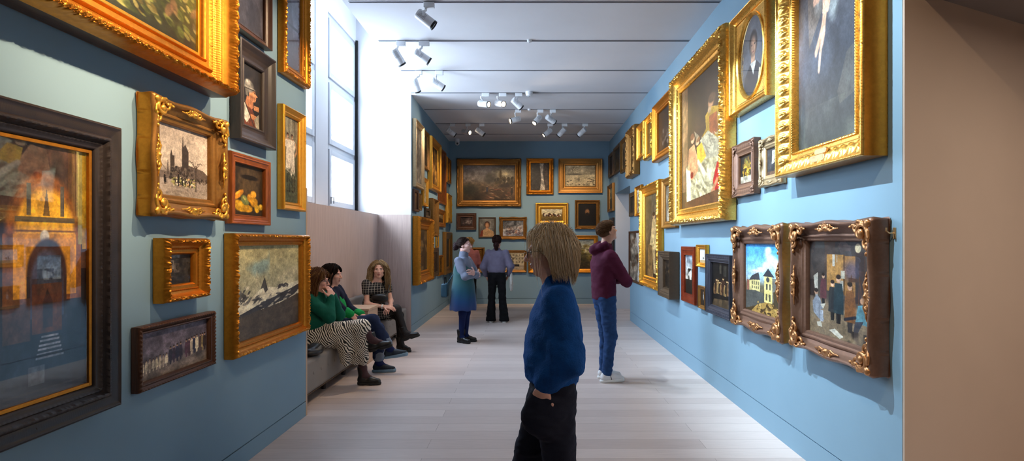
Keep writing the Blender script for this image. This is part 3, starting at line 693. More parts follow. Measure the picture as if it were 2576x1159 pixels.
def p_nude():
    p = Cv(60, 190, '5c4a34', 39).G((0, '4c4434'), (.5, '64503a'), (1, '3a2a1c')).N(.3, 4, 5)
    p.E(.6, .27, .09, .04, 'c8986c').E(.6, .24, .1, .03, '3a2416').P([(.5, .3), (.72, .3), (.8, .45), (.86, .62), (.68, .68), (.76, .95), (.6, .95), (.52, .7), (.36, .62), (.44, .42)], 'c4a06c').P([(.4, .5), (.8, .48), (.9, .64), (.6, .66), (.3, .62)], 'd8b478').P([(.2, .6), (.5, .62), (.55, 1), (.15, 1)], '7a5a34')
    return p.N(.25, 12, 26)
def p_bedside():
    p = Cv(140, 220, '1c120c', 41).G((0, '1a120c'), (.5, '24170f'), (1, '2c1a10')).N(.4, 4, 5); p.R(.02, 0, .17, .86, '6a4c34').R(.05, 0, .09, .86, '7c5c40', .7)
    p.P([(.12, .66), (.5, .62), (.75, .6), (1, .62), (1, .93), (.6, .98), (.14, .96)], 'a09270').N(.35, 9, 12).S(90, (.14, .64, .98, .95), ['6a5c40', 'b8a880', '887850', 'c8b890'], .05, .012, .6, .5)
    p.P([(.6, .34), (.72, .3), (.92, .34), (1, .48), (1, .6), (.82, .62), (.64, .56)], '8c6a1c').P([(.68, .36), (.84, .36), (.86, .5), (.7, .54)], '7a3c18').E(.72, .27, .075, .05, 'b07c54', .5).E(.74, .24, .085, .04, '4a3424').E(.69, .315, .04, .03, '8a6c4c')
    p.L([(.66, .44), (.54, .5)], .03, '8c6a1c').E(.53, .51, .03, .015, 'c89468')
    p.P([(.48, .5), (.66, .46), (.92, .58), (.9, .68), (.6, .66)], '968a70').S(40, (.5, .5, .9, .66), ['665c4c', 'a89c80'], .04, .006, .7, .4)
    p.P([(.2, .52), (.34, .5), (.42, .62), (.44, .72), (.3, .78), (.16, .76)], 'b87e54').E(.3, .46, .055, .035, 'c09068').E(.29, .435, .06, .03, '5a3420').E(.42, .5, .05, .03, 'c8986c').E(.43, .48, .055, .025, '7a4c28').P([(.4, .54), (.52, .52), (.62, .64), (.5, .68), (.42, .64)], 'c8942c').P([(.26, .56), (.4, .5), (.34, .4), (.46, .46)], 'a89878', .6)
    p.L([(.44, .66), (.58, .76)], .03, 'ccb490').P([(.13, .68), (.24, .7), (.26, .98), (.16, .98)], 'd8ccac').E(.28, .74, .04, .03, '7a1410')
    p.P([(.84, .72), (1, .66), (1, .9), (.8, .92), (.76, .84)], 'a01c14').E(.92, .68, .06, .04, '4c2c1a').L([(.84, .84), (.74, .92)], .025, 'a8704c').P([(.1, .95), (1, .9), (1, 1), (.1, 1)], '5c3a20')
    return p.N(.18, 20, 26)
def p_oval():
    return portrait(90, 110, '54565c', '26252a', 'c89878', '231a16', 43, .52, .36, .95, 'd8d0c4').P([(.66, .98), (.74, .7), (.8, .72), (.78, 1)], 'c8b494')
def p_grapes():
    p = Cv(64, 70, '191410', 45).N(.3, 4, 4); p.R(0, .74, 1, 1, 'a89c88').N(.25, 6, 6)
    return p.S(70, (.2, .3, .8, .72), ['b88a1c', 'd0a83c', '8a6414', '6a4c10'], .05, .045, .9).S(14, (.3, .12, .75, .4), ['a87c1c', '7c7430'], .03, .08, .85).E(.7, .82, .1, .06, 'c8b8a0').N(.25, 12, 12)
def p_interior():
    return Cv(40, 60, '2c2c30', 47).N(.4, 4, 5).P([(.4, .1), (.62, .1), (.66, .55), (.36, .6)], 'a8a49c').person(.6, .95, .5, '1c1c24').R(0, .85, 1, 1, '5a4030').N(.3, 12, 12)
def p_putto():
    p = Cv(150, 240, '3c4048', 49).G((0, '6a5c50'), (.25, '4c4a50'), (.6, '363c48'), (1, '2c302c')).N(.3, 3, 4)
    p.P([(.15, 0), (.75, 0), (.5, .3), (.2, .5)], '8a7058', .4).E(.42, .06, .3, .2, '9a7c60', .95, 0, .6)
    p.E(.36, .3, .12, .09, '7c7c7c', .8, .4, .7).E(.6, .36, .1, .1, '8a9090', .6, .3, .75).P([(.3, .26), (.4, .2), (.36, .34)], '8c8884', .6)
    s = 'd2a48c'
    p.E(.47, .17, .075, .05, s, .4).E(.45, .145, .085, .035, '9a7450', .5).E(.4, .17, .03, .04, '9a7450', .6).P([(.44, .22), (.56, .21), (.58, .3), (.52, .38), (.43, .37)], s).E(.5, .29, .075, .1, s, .35)
    p.L([(.46, .235), (.36, .28), (.29, .285)], .028, s).L([(.55, .22), (.62, .12), (.66, .02)], .03, s).L([(.47, .36), (.44, .46), (.42, .5)], .04, s).L([(.42, .5), (.39, .56), (.37, .63)], .024, s).L([(.46, .4), (.37, .5), (.32, .54)], .028, 'c09078')
    p.E(.5, .18, .008, .005, '4a2c20').E(.455, .18, .008, .005, '4a2c20').E(.48, .2, .012, .005, 'a4604c')
    p.P([(.66, .78), (.8, .62), (.98, .58), (1, .8), (.7, .84)], '5a564c', .5).M_('54574c', 3, 4, .5, .64, 6, .5, (.1, .8, 1, 1))
    return p.N(.16, 18, 24)
def p_village():
    p = Cv(110, 150, '5c9cd0', 51).G((0, '3c8cd0'), (.3, '74b0dc'), (.5, 'a8c4d4'), (.6, '6a6450'), (1, '3c2c16')).N(.08, 4, 4)
    for x, y, rx, ry in ((.66, .12, .13, .1), (.74, .24, .2, .12), (.6, .32, .16, .08), (.86, .3, .16, .12), (.46, .38, .2, .05), (.3, .42, .2, .04)): p.E(x, y, rx, ry, 'c4ccd6', .7).E(x + .02, y - .03, rx * .7, ry * .6, 'eceaE4'.lower(), .8)
    p.P([(.06, .56), (.2, .5), (.38, .44), (.44, .52), (.44, .72), (.06, .74)], 'c8b87c').P([(.1, .55), (.2, .47), (.4, .41), (.44, .52), (.24, .53)], '3c3c40').R(.04, .54, .12, .72, '8a5a4a')
    for i in range(4): p.R(.2 + i * .06, .55, .225 + i * .06, .6, '5c5a48').R(.2 + i * .06, .62, .225 + i * .06, .66, '5c5a48')
    p.R(.56, .45, .78, .82, 'e0cc80').P([(.52, .46), (.67, .34), (.84, .46)], '34363c').E(.66, .5, .05, .04, '3a3c40', .2).R(.61, .56, .66, .64, '4a4a44').R(.7, .56, .74, .64, '4a4a44').R(.6, .7, .65, .79, '54503c').R(.69, .7, .74, .8, '54503c')
    p.R(.78, .47, 1, .8, '6c6a64').P([(0, .7), (.3, .68), (.56, .7), (.56, .84), (0, .98)], '4c4c48').P([(.2, .98), (.36, .88), (.6, .82), (1, .84), (1, 1), (.2, 1)], 'a88444').P([(.8, .66), (1, .6), (1, .9), (.82, .84)], '443824')
    return p.S(60, (.36, .84, 1, 1), ['3a2814', 'c8a45c', '5c4420', '2c1e10'], .03, .016, .8).N(.15, 16, 18)
def p_studio():
    p = Cv(140, 180, '4c423a', 53).G((0, '3c3634'), (.35, '463c36'), (.6, '50443a'), (.66, '74624c'), (1, '7a6850')).N(.25, 4, 5)
    p.R(.32, .14, .62, .52, 'a87a40').R(.62, .15, .78, .54, '9a6c38').R(.6, .14, .622, .54, '5c3c1c').R(.78, .1, .92, .6, '3a2c28'); p.E(.82, .07, .05, .05, 'c8b490', .2).R(.42, .14, .46, .26, 'c8c0b0').R(.49, .14, .5, .22, 'b4ac9c').E(.72, .3, .16, .14, '56506c', .6, 0, .7)
    p.R(.56, .3, .62, .38, 'b4ac98').R(.0, .42, .1, .6, '2c2420').R(.54, .4, .6, .5, 'b8b0a0'); p.P([(.08, .38), (.16, .34), (.16, .62), (.12, .62)], 'b8b0a0')
    for x in (.72, .84): p.L([(x, .34), (x - .02, .74)], .007, '5c3a20').L([(x, .34), (x + .06, .74)], .007, '5c3a20')
    p.R(.68, .36, .84, .4, '4a2c1c', .8)
    p.person(.26, .68, .34, '5c3034', 'd0a080').person(.42, .82, .42, '2c2c2c', 'd8a888').person(.52, .84, .5, '28383c', 'd8a888').person(.7, .9, .5, '80522c', 'c89878', leg='3a3430')
    p.P([(.06, .66), (.14, .58), (.2, .62), (.26, .72), (.2, .74), (.28, .84), (.22, .86), (.08, .78)], '8c9098').E(.13, .55, .04, .035, 'c89878').E(.13, .535, .042, .025, '2a1c14').P([(.2, .68), (.3, .66), (.26, .72)], 'e0d8c4').R(.2, .74, .26, .86, 'a8acb4')
    p.P([(.82, .62), (.92, .6), (.98, .7), (.96, .8), (.78, .78)], '5c8a94').E(.88, .57, .035, .035, 'b88a68').P([(.78, .78), (.9, .76), (.82, .88), (.74, .92)], '3c3c44').L([(.62, .78), (.78, .74)], .02, '24242c')
    p.P([(.36, .93), (.46, .9), (.6, .96), (.54, .99)], 'd8d0bc').P([(.14, .88), (.22, .86), (.24, .92), (.16, .92)], 'd0c8b4').M_('2c2420', 4, 4, .46, .56, 4, .9, (.5, .88, 1, 1))
    return p.N(.15, 20, 24)
def p_prop(): return Cv(60, 120, '5a5868', 55).G((0, '6a6878'), (.5, '8a88a0'), (1, '54525c')).N(.2, 3, 5).R(0, .18, 1, .2, '3c3c48').R(0, .52, 1, .55, '3c3c48').M_('3c3a40', 3, 4, .5, .62, 2, .6)  # grey-blue reflection of the glass, painted into the canvas colour
def p_upper():
    return portrait(70, 100, '4c4852', '3a3842', 'a08c84', '2c2624', 57, .45, .2, 1.2).E(.95, .25, .1, .2, '7a2418', .6).M_('5c5864', 4, 5, .5, .65, 2, .6, (0, .4, 1, 1)).E(.8, .5, .12, .1, '6c6460', .7)
def p_church_small(): return landscape(46, 60, ('c8c0b4', 'd4ccbc'), ('5c4c38', '3a2c20'), 61, .5, '2c2420')
def p_tall(seed, bg='8a7c68', fg='3c3024'): return Cv(40, 90, bg, seed).N(.4, 4, 8).M_(fg, 4, 6, .48, .58, 2, .8).N(.3, 10, 16)
def p_night():
    p = Cv(70, 130, '15110e', 63).N(.4, 4, 5); p.R(.4, .02, .5, .25, '4c4438', .8).R(.6, .05, .75, .3, '3c3830', .7).E(.5, .62, .3, .22, '4a3424', .8)
    for i in range(9): p.person(.15 + i * .09, .8 - (i % 2) * .05, .34 + .05 * (i % 3), ['6a4c30', '3a2418', '8a6c44', '221a14'][i % 4], 'b08c60')
    return p.P([(.1, .84), (.9, .8), (1, 1), (0, 1)], '4c3c2a').N(.3, 12, 16)
# ------------------------------------------------------------ picture frames
def band(kind, s, t):
    """carved moulding relief 0..1; s counts repeats along the frame, t runs across the band"""
    w = np.sin(PI * np.clip(t, 0, 1)) ** .5
    fr = s - np.floor(s)
    if kind == 'bead': return np.sqrt(np.maximum(1 - (2 * fr - 1) ** 2, 0)) * w
    if kind == 'rope': return (.5 + .5 * np.sin(2 * PI * (s + .9 * t))) * w
    if kind == 'ripple': return (.5 + .5 * np.sin(2 * PI * s)) * w
    if kind == 'leaf':
        a = np.abs(2 * fr - 1); vein = np.clip(1 - np.abs(t - .5 - .35 * (1 - a)) * 3, 0, 1)
        return (np.clip(1 - a * .9, 0, 1) * .55 + .5 * np.abs(np.sin(4 * PI * (s + np.abs(t - .5) * 1.1))) ** .7 + .25 * np.abs(np.sin(11 * PI * (s - t * .6)))) * w * .85 + .2 * vein * w
    if kind == 'acanthus':
        a = 2 * fr - 1; lobe = np.clip(1.05 - (a ** 2 + (1 - t) ** 2 * .55) ** .5, 0, 1)
        ang = np.arctan2(a, 1.15 - t); return (lobe * (.55 + .45 * np.abs(np.cos(ang * 5))) * 1.25) * w
    if kind == 'scroll':
        c_ = .5 + .22 * np.sin(2 * PI * s * .5); ph = np.arctan2(t - c_, (2 * fr - 1) * .6); rr = np.hypot((2 * fr - 1) * .6, t - c_)
        P = np.stack([s.ravel() * 5, t.ravel() * 5], 1); f = vnoise(P, 5).reshape(s.shape)
        return np.clip(.5 + .5 * np.sin(ph * 2 + rr * 16 + np.floor(s) * 2.4) - .25 + .5 * (f - .4), 0, 1) ** .8 * w
    if kind == 'rib': return (.5 + .5 * np.cos(2 * PI * s)) ** .5 * w
    return 0 * s

#        profile points (u,h as shares of width and depth); bands: u0,u1,kind,period(m),height(share of depth)
STY = {
 'deepcove': ([(0, .04), (0, .62), (.03, .70), (.05, .88), (.10, 1), (.2, 1), (.25, .93), (.28, .84), (.36, .66), (.5, .5), (.62, .45), (.65, .52), (.70, .52), (.74, .44), (.88, .42), (.92, .5), (.96, .46), (1, .3)], [(.05, .25, 'leaf', .075, .2), (.36, .60, 'rib', .014, .03), (.65, .70, 'bead', .02, .04)]),
 'leafrim': ([(0, .04), (0, .72), (.05, .84), (.12, .98), (.22, 1), (.30, .92), (.34, .8), (.46, .62), (.60, .52), (.66, .56), (.7, .5), (.84, .48), (.9, .5), (1, .34)], [(.03, .32, 'scroll', .055, .17), (.62, .7, 'bead', .018, .05)]),
 'acanthus': ([(0, .04), (0, .9), (.02, 1), (.10, 1), (.13, .93), (.17, .9), (.60, .58), (.63, .62), (.68, .62), (.72, .56), (.86, .55), (.89, .62), (.95, .62), (1, .42)], [(.16, .61, 'acanthus', .085, .16), (.03, .09, 'bead', .016, .03), (.88, .96, 'rope', .018, .05)]),
 'plaincove': ([(0, .04), (0, .8), (.06, .95), (.12, 1), (.2, .98), (.26, .88), (.42, .66), (.6, .55), (.66, .6), (.74, .6), (.8, .5), (.94, .48), (1, .36)], []),
 'flat': ([(0, .04), (0, .8), (.06, 1), (.22, 1), (.28, .92), (.34, .96), (.42, .96), (.48, .84), (.85, .72), (.9, .78), (.96, .76), (1, .5)], []),
 'stepdark': ([(0, .04), (0, .86), (.03, .96), (.09, 1), (.14, .94), (.2, .9), (.46, .84), (.50, .92), (.6, .92), (.66, .8), (.72, .7), (.8, .7), (.86, .6), (.94, .58), (1, .44)], [(.14, .46, 'ripple', .011, .03), (.5, .62, 'leaf', .04, .07), (.72, .80, 'bead', .022, .05)]),
 'scoop': ([(0, .04), (0, .97), (.04, 1), (.10, 1), (.14, .94), (.3, .7), (.5, .52), (.72, .44), (.84, .44), (.88, .5), (.93, .5), (1, .38)], []),
 'ropeedge': ([(0, .04), (0, .7), (.06, .9), (.2, 1), (.38, .96), (.44, .8), (.6, .7), (.7, .78), (.84, .76), (.9, .6), (1, .5)], [(.04, .4, 'rope', .022, .16), (.68, .86, 'bead', .016, .07)]),
 'boxed': ([(0, .04), (0, 1), (.08, 1), (.12, .93), (.2, .9), (.5, .82), (.55, .86), (.62, .84), (.7, .7), (.9, .62), (.94, .66), (1, .5)], [(.14, .5, 'leaf', .05, .06)]),
}
def make_frame(w, h, d, fw, style, cell, wob=0.):
    prof, bands = STY[style]; prof = np.array(prof)
    us = []; hs = []
    for (u0, h0), (u1, h1) in zip(prof, prof[1:]):
        k = max(1, int(abs(u1 - u0) * fw / cell * 1.3)) if u1 > u0 else 1
        for j in range(k): us.append(u0 + (u1 - u0) * j / k); hs.append(h0 + (h1 - h0) * j / k)
    us.append(1.); hs.append(prof[-1, 1]); us += [1., 0.]; hs += [.03, .03]
    us = np.array(us); hs = np.array(hs); nu = len(us)
    vs = []; per = []; W2, H2 = w / 2, h / 2
    for side in range(4):
        Ls = w if side % 2 == 0 else h; n = max(2, int(Ls / cell))
        tt = np.arange(n) / n
        for t in tt: per.append((side, t))
    per_s = np.array([p[0] for p in per]); per_t = np.array([p[1] for p in per]); N = len(per)
    T = np.repeat(per_t[:, None], nu, 1); S = np.repeat(per_s[:, None], nu, 1); U = np.repeat(us[None], N, 0); Hh = np.repeat(hs[None], N, 0) * d
    ins = U * fw; Ls = np.where(S % 2 == 0, w, h); along = ins + T * (Ls - 2 * ins); sig = (along - Ls / 2)
    for u0, u1, kind, per_, amp in bands:
        m = (U >= u0) & (U <= u1) & (np.arange(nu)[None] < nu - 2)
        Hh = Hh + np.where(m, band(kind, sig / per_, (U - u0) / (u1 - u0)) * amp * d, 0)
    if wob:   # swept baroque silhouette: rim swells at corners and centres
        e = np.cos(4 * PI * along / Ls) * .5 + .5
        ins = ins - wob * (e - .35) * (1 - U) ** 1.5 * (np.arange(nu)[None] > 0)
    x = np.select([S == 0, S == 1, S == 2, S == 3], [-W2 + along, W2 - ins, W2 - along, -W2 + ins])
    y = np.select([S == 0, S == 1, S == 2, S == 3], [-H2 + ins, -H2 + along, H2 - ins, H2 - along])
    v = np.stack([x, y, Hh], -1).reshape(-1, 3)
    i = np.arange(N)[:, None]; j = np.arange(nu)[None]
    i2 = (i + 1) % N; j2 = (j + 1) % nu
    f = np.stack([i * nu + j, i2 * nu + j, i2 * nu + j2, i * nu + j2], -1).reshape(-1, 4)
    return v, f

# carved ornaments for the baroque frames, each modelled once
def scroll_pts(c, r0, r1, a0, a1, n=14, z=.0):
    return [V(c[0] + (r0 + (r1 - r0) * i / n) * math.cos(a0 + (a1 - a0) * i / n), c[1] + (r0 + (r1 - r0) * i / n) * math.sin(a0 + (a1 - a0) * i / n), z + .05 * math.sin(PI * i / n)) for i in range(n + 1)]
def chain(pts, r0, r1, k=.02):
    n = len(pts) - 1
    return [Cn(pts[i], pts[i + 1], r0 + (r1 - r0) * i / n, r0 + (r1 - r0) * (i + 1) / n, k) for i in range(n)]
def orn_corner():   # unit size, corner at origin, arms along +x and +y
    p = chain(scroll_pts((.3, .3), .30, .06, PI * .9, PI * 3.2, 20, .08), .075, .035) + chain(scroll_pts((.62, .1), .22, .05, PI, -PI * .9), .06, .03) + chain(scroll_pts((.1, .62), .22, .05, -PI / 2, PI * 1.4), .06, .03)
    p += [El((.3, .3, .12), (.13, .13, .1)), El((.02, .02, .08), (.13, .13, .12))]
    for a in (0, 1):
        for i in range(4):
            q = V(.5 + .14 * i, .06 + .05 * (i % 2), .05); c = q if a == 0 else q[[1, 0, 2]]
            p.append(El(c, V(.075, .05, .07) if a == 0 else V(.05, .075, .07)))
        q = [V(.25, -.02, .1), V(.45, -.06, .12), V(.62, .02, .06), V(.95, .03, .02)]
        p += chain([x if a == 0 else x[[1, 0, 2]] for x in q], .06, .02)
    return sd_mesh(p, .026)
def orn_centre():   # unit half length along x, shell in the middle
    p = [El((0, 0, .06), (.2, .13, .1)), El((0, 0, .16), (.075, .06, .05))]
    for i in range(7):
        a = PI * (i + .0) / 6; p.append(Cn(V(.10 * math.cos(a), .03 + .08 * math.sin(a), .08), V(.24 * math.cos(a), .05 + .2 * math.sin(a), .08), .035, .05))
    for sx in (1, -1):
        p += [Cn(a * V(sx, 1, 1), b * V(sx, 1, 1), r, r * .8) for a, b, r in ((V(.2, -.04, .06), V(.42, -.1, .09), .065), (V(.42, -.1, .09), V(.6, -.03, .07), .05), (V(.6, -.03, .07), V(.9, 0, .02), .04))]
        p += chain([q * V(sx, 1, 1) for q in scroll_pts((.38, .04), .13, .03, PI, -PI * .8, 12, .06)], .045, .025)
        p += [El((sx * (.5 + .13 * i), .05 - .03 * i, .05), (.06, .035, .05)) for i in range(3)]
    return sd_mesh(p, .026)
OC = OE = None
def ornaments(root, w, h, d, fw, size, mat, z=None, centre=True):
    global OC, OE
    if OC is None:
        OC = mesh_np('corner_ornament', *orn_corner(), mat); OE = mesh_np('centre_ornament', *orn_centre(), mat)
    def put(name, me0, x, y, ang, sc, flip=1):
        key = (me0.name, mat.name)
        me = MESHC.get(key)
        if me is None:
            me = me0.copy() if me0.materials[0] != mat else me0
            me.materials.clear(); me.materials.append(mat); MESHC[key] = me
        o = link(bpy.data.objects.new(name, me), root)
        o.matrix_local = Matrix.Translation((x, y, z)) @ Matrix.Rotation(ang, 4, 'Z') @ Matrix.Diagonal((sc, sc * flip, sc * .8, 1))
    z = d * .86 if z is None else z
    c = -.02
    for i, (sx, sy) in enumerate(((-1, -1), (1, -1), (1, 1), (-1, 1))):
        put('corner_ornament', OC, sx * (w / 2 + c), sy * (h / 2 + c), i * PI / 2, size)
    if centre:
        for x, y, a in ((0, -h / 2 + fw * .36, PI), (0, h / 2 - fw * .36, 0), (-w / 2 + fw * .36, 0, PI / 2), (w / 2 - fw * .36, 0, -PI / 2)):
            put('centre_ornament', OE, x, y, a, size * .8)
MESHC = {}
AXES = {'L': Matrix(((0, 0, 1), (1, 0, 0), (0, 1, 0))), 'R': Matrix(((0, 0, -1), (-1, 0, 0), (0, 1, 0))), 'F': Matrix(((1, 0, 0), (0, 0, -1), (0, 1, 0)))}
GRP = {'L': 'framed paintings on the left wall', 'R': 'framed paintings on the right wall', 'F': 'framed paintings on the far wall'}
def painting(wall, a0, a1, z0, z1, d, fw, style, mat, art, label, cell=None, wob=0, slip=None, glass=False, orn=None, box=None, gap=.004, sidem=None):
    """a0..a1: span along the wall (Y for the side walls, X for the far wall)"""
    w, h = abs(a1 - a0), z1 - z0; c = (a0 + a1) / 2
    org = {'L': (XL + gap, c, z0), 'R': (XR - gap, c, z0), 'F': (c, YF - gap, z0)}[wall]
    mw = Matrix.Translation(org) @ AXES[wall].to_4x4()
    r = thing('framed_painting', label, 'painting', group=GRP[wall], mat=mw)
    dist = c if wall != 'F' else 13.7
    cell = cell or max(.0045, dist * .0014)
    v, f = make_frame(w, h, d, fw, style, cell, wob); v[:, 1] += h / 2
    mi = None
    if sidem:
        nu_ = f[0, 1] - f[0, 0]; mi = ((np.arange(len(f)) % nu_) == 0).astype(int)
    fo = obj_np('frame', v, f, [M[mat], M[sidem]] if sidem else M[mat], r, mi=mi); fo.data.set_sharp_from_angle(angle=math.radians(50))
    hin = STY[style][0][-1][1] * d
    cw, ch = w - 2 * fw, h - 2 * fw
    if slip:
        m = MB(); s = slip[0]; z = hin * 1.0
        for q in ((-cw / 2, -cw / 2 + s, -ch / 2, ch / 2), (cw / 2 - s, cw / 2, -ch / 2, ch / 2), (-cw / 2 + s, cw / 2 - s, -ch / 2, -ch / 2 + s), (-cw / 2 + s, cw / 2 - s, ch / 2 - s, ch / 2)):
            m.box(q[0], q[1], q[2] + h / 2, q[3] + h / 2, z - .02, z + .002)
        tag(m.build('inner_slip', M[slip[1]], r, .002), label='gilded inner slip')
    p = art(); ny, nx = p.h, p.w; cl = p.lin()
    gx, gy = np.meshgrid(np.linspace(-cw / 2 - .002, cw / 2 + .002, nx), np.linspace(ch + fw + .002, fw - .002, ny))
    v = np.stack([gx, gy, np.full_like(gx, max(hin - .012, .01))], -1).reshape(-1, 3)
    i = np.arange(ny - 1)[:, None] * nx + np.arange(nx - 1)[None]
    f = np.stack([i + nx, i + nx + 1, i + 1, i], -1).reshape(-1, 4)
    obj_np('canvas', v, f, M['canvas'], r, col=cl.reshape(-1, 3))
    if glass:
        MB().add([(-cw / 2, fw, hin - .004), (cw / 2, fw, hin - .004), (cw / 2, fw + ch, hin - .004), (-cw / 2, fw + ch, hin - .004)], [(0, 1, 2, 3)]).build('glass', M['glazing'], r)
    if orn:
        e = bpy.data.objects.new('x', None); bpy.data.objects.remove(e)
        n0 = set(COL.objects); ornaments(r, w, h, d, fw, orn[0], M[orn[1]], centre=orn[2] if len(orn) > 2 else True)
        for o in set(COL.objects) - n0: o.location.y += h / 2
    if box:
        MB().box(-w / 2 + box, w / 2 - box, box, h - box, .0, .02).build('backing_box', M['dark'], r, .002)
    return r
# near left wall
painting('L', 1.0, 3.47, 2.45, 3.95, .165, .19, 'deepcove', 'gold_warm', p_foliage, 'huge gold-framed picture of green foliage at the upper left, cut by the frame', .0055, slip=(.02, 'gold'), sidem='brownwood')
painting('L', 1.72, 2.61, .79, 2.088, .085, .125, 'stepdark', 'ebony', p_church, 'large black-framed glazed picture of a glowing golden vaulted interior, lower left', .0055, slip=(.016, 'gold_warm'), glass=True)
painting('L', 2.82, 3.52, 1.69, 2.312, .092, .118, 'plaincove', 'gold_brown', p_city, 'grey city and church scene in an ornate swept gold frame', .006, wob=.012, orn=(.15, 'gold'), sidem='gold_warm')
painting('L', 3.696, 4.215, 2.241, 2.917, .075, .125, 'scoop', 'dark', p_helmet, 'dark-framed half-length of a man in a steel helmet resting on his hands')
painting('L', 3.56, 4.185, 2.983, 3.85, .06, .055, 'scoop', 'brownwood', p_upper, 'dark portrait cut by the top edge, above the helmeted man')
painting('L', 4.395, 4.90, 2.891, 3.85, .065, .10, 'leafrim', 'gold_warm', p_prop, 'tall gold leaf-carved frame with painted bluish reflection at the top, next to the window', glass=True)
painting('L', 4.388, 4.816, 1.808, 2.641, .06, .068, 'plaincove', 'gold', p_girls, 'narrow gold-framed picture of two girls in white dresses')
painting('L', 3.639, 4.19, 1.672, 2.15, .045, .065, 'flat', 'walnut', p_fruit, 'orange-brown wooden frame with a still life of yellow gourds and a pot')
painting('L', 2.94, 3.335, 1.226, 1.574, .08, .092, 'leafrim', 'gold_warm', p_darkhouse, 'small square picture of a dark house in a deep gold cove frame')
painting('L', 2.782, 3.455, .793, 1.125, .045, .042, 'ropeedge', 'brownwood', p_procession, 'wide rope-edged brown frame with a grey procession of small figures')
painting('L', 3.623, 4.835, .784, 1.609, .085, .085, 'leafrim', 'gold_warm', p_mountain, 'large gold-framed snowy mountain landscape above the bench end')
# left wall beyond the window niche
FLW = [
 (9.42, 10.16, 2.475, 3.632, .07, .10, 'plaincove', 'silver', lambda: p_tall(71, '8c8070', '4c4238'), 'tall silver-gilt frame highest and nearest on the far left wall'),
 (10.21, 10.76, 2.9, 3.62, .05, .08, 'plaincove', 'gold_brown', lambda: p_tall(72, '5a4a34', '2c2218'), 'narrow brown-gold picture between the silver frame and the tall gold one'),
 (10.8, 11.93, 2.57, 3.6, .1, .14, 'plaincove', 'gold', lambda: p_tall(73, '8a6430', '3c2814'), 'tall bright gold picture, top row of the far left wall'),
 (12.0, 13.0, 2.377, 3.6, .04, .05, 'flat', 'walnut', lambda: p_tall(74, '8a4c24', '6a3414'), 'tall reddish-brown panel picture, top row of the far left wall'),
 (13.04, 13.66, 2.94, 3.53, .06, .09, 'plaincove', 'gold_warm', lambda: p_tall(75, '6a5030', '2c1c10'), 'small gold picture in the top corner by the far wall'),
 (10.19, 10.67, 2.2, 2.73, .05, .07, 'plaincove', 'gold', lambda: p_tall(76, 'c0ac84', '7a6444'), 'small gold frame with a pale picture under the narrow brown-gold one'),
 (9.42, 9.78, 2.06, 2.44, .04, .045, 'flat', 'brownwood', lambda: p_tall(77, '6a4c30', '3c2a1c'), 'small brown picture directly below the silver frame'),
 (9.81, 10.06, 2.1, 2.4, .04, .05, 'plaincove', 'gold_brown', lambda: p_tall(78, '6c5438', '34261a'), 'tiny gold frame right of the small brown picture on the far left wall'),
 (9.42, 10.8, .8, 1.98, .125, .22, 'leafrim', 'gold_warm', lambda: p_tall(79, '6a5434', '2a1c10'), 'biggest gold-framed picture low on the far left wall'),
 (10.45, 10.93, 2.0, 2.18, .04, .05, 'flat', 'umber', lambda: p_tall(80, '4a3c2c', '241a12'), 'small dark picture above the big low gold frame'),
 (10.97, 11.55, 1.64, 2.4, .1, .12, 'leafrim', 'gold_brown', lambda: p_tall(81, '3c2c1c', '1c120a'), 'tall dark carved gold frame in the middle of the far left wall'),
 (11.7, 12.75, 1.86, 2.24, .06, .1, 'plaincove', 'gold_warm', lambda: landscape(50, 24, ('8a7450', '7a643c'), ('4a341c', '2c1c10'), 82), 'wide gold picture beside the dark carved frame on the far left wall'),
 (13.02, 13.62, 1.98, 2.67, .08, .14, 'leafrim', 'gold', lambda: p_tall(83, '5a4424', '2c1e0e'), 'lumpy carved gold frame near the corner of the far left wall'),
 (11.7, 12.0, 1.41, 1.73, .03, .04, 'plaincove', 'gold', lambda: p_tall(84, '8c7c60', '3c3020'), 'tiny gold frame below the wide gold one on the far left wall'),
 (10.95, 11.85, .82, 1.41, .05, .09, 'flat', 'umber', lambda: p_tall(85, '3a2c20', '1c140e'), 'dark low picture right of the biggest gold frame on the left wall'),
 (11.92, 12.55, .8, 1.24, .05, .06, 'plaincove', 'gold_warm', lambda: p_tall(86, '6a5024', '342410'), 'thin low gold frame before the tall brown one on the left wall'),
 (12.65, 13.66, .78, 1.76, .09, .16, 'plaincove', 'gold_brown', lambda: p_tall(87, '3c2c1a', '1a120a'), 'tall brown-gold picture low in the far left corner'),
]
for q in FLW: painting('L', *q)
# far wall
def far(x0, x1, y0, y1, *a, **k):
    s = 13.68 / FPX; painting('F', (x0 - CX) * s, (x1 - CX) * s, EYE + (CY - y1) * s, EYE + (CY - y0) * s, *a, **k)
far(1149, 1311, 399, 519.6, .08, .16, 'leafrim', 'gold_brown', p_bigfar, 'largest far wall picture, a dusky road under a stormy sky', wob=.01)
far(1324, 1392.6, 398, 489, .08, .115, 'leafrim', 'gold_warm', p_path, 'upright gold-framed dark picture in the middle of the far wall')
far(1405, 1515, 399, 485, .08, .17, 'boxed', 'gold_brown', p_snow, 'wide brown-gold frame with a pale snowy scene, top right of far wall')
far(1148, 1198, 536, 578, .06, .10, 'flat', 'brownwood', p_smalldark, 'small brown-framed dusky picture below the largest far wall picture')
far(1203.5, 1247, 546, 597.5, .03, .03, 'flat', 'umber', p_woman, 'thin-framed portrait of a dark-haired woman with bare shoulders')
far(1256, 1325, 546, 602, .06, .085, 'leafrim', 'gold_brown', p_battle, 'wavy gold frame with a hazy grey crowd scene', wob=.015)
far(1347, 1430, 510, 570, .09, .15, 'plaincove', 'gold', p_cattle, 'bright gold frame with cattle on a plain')
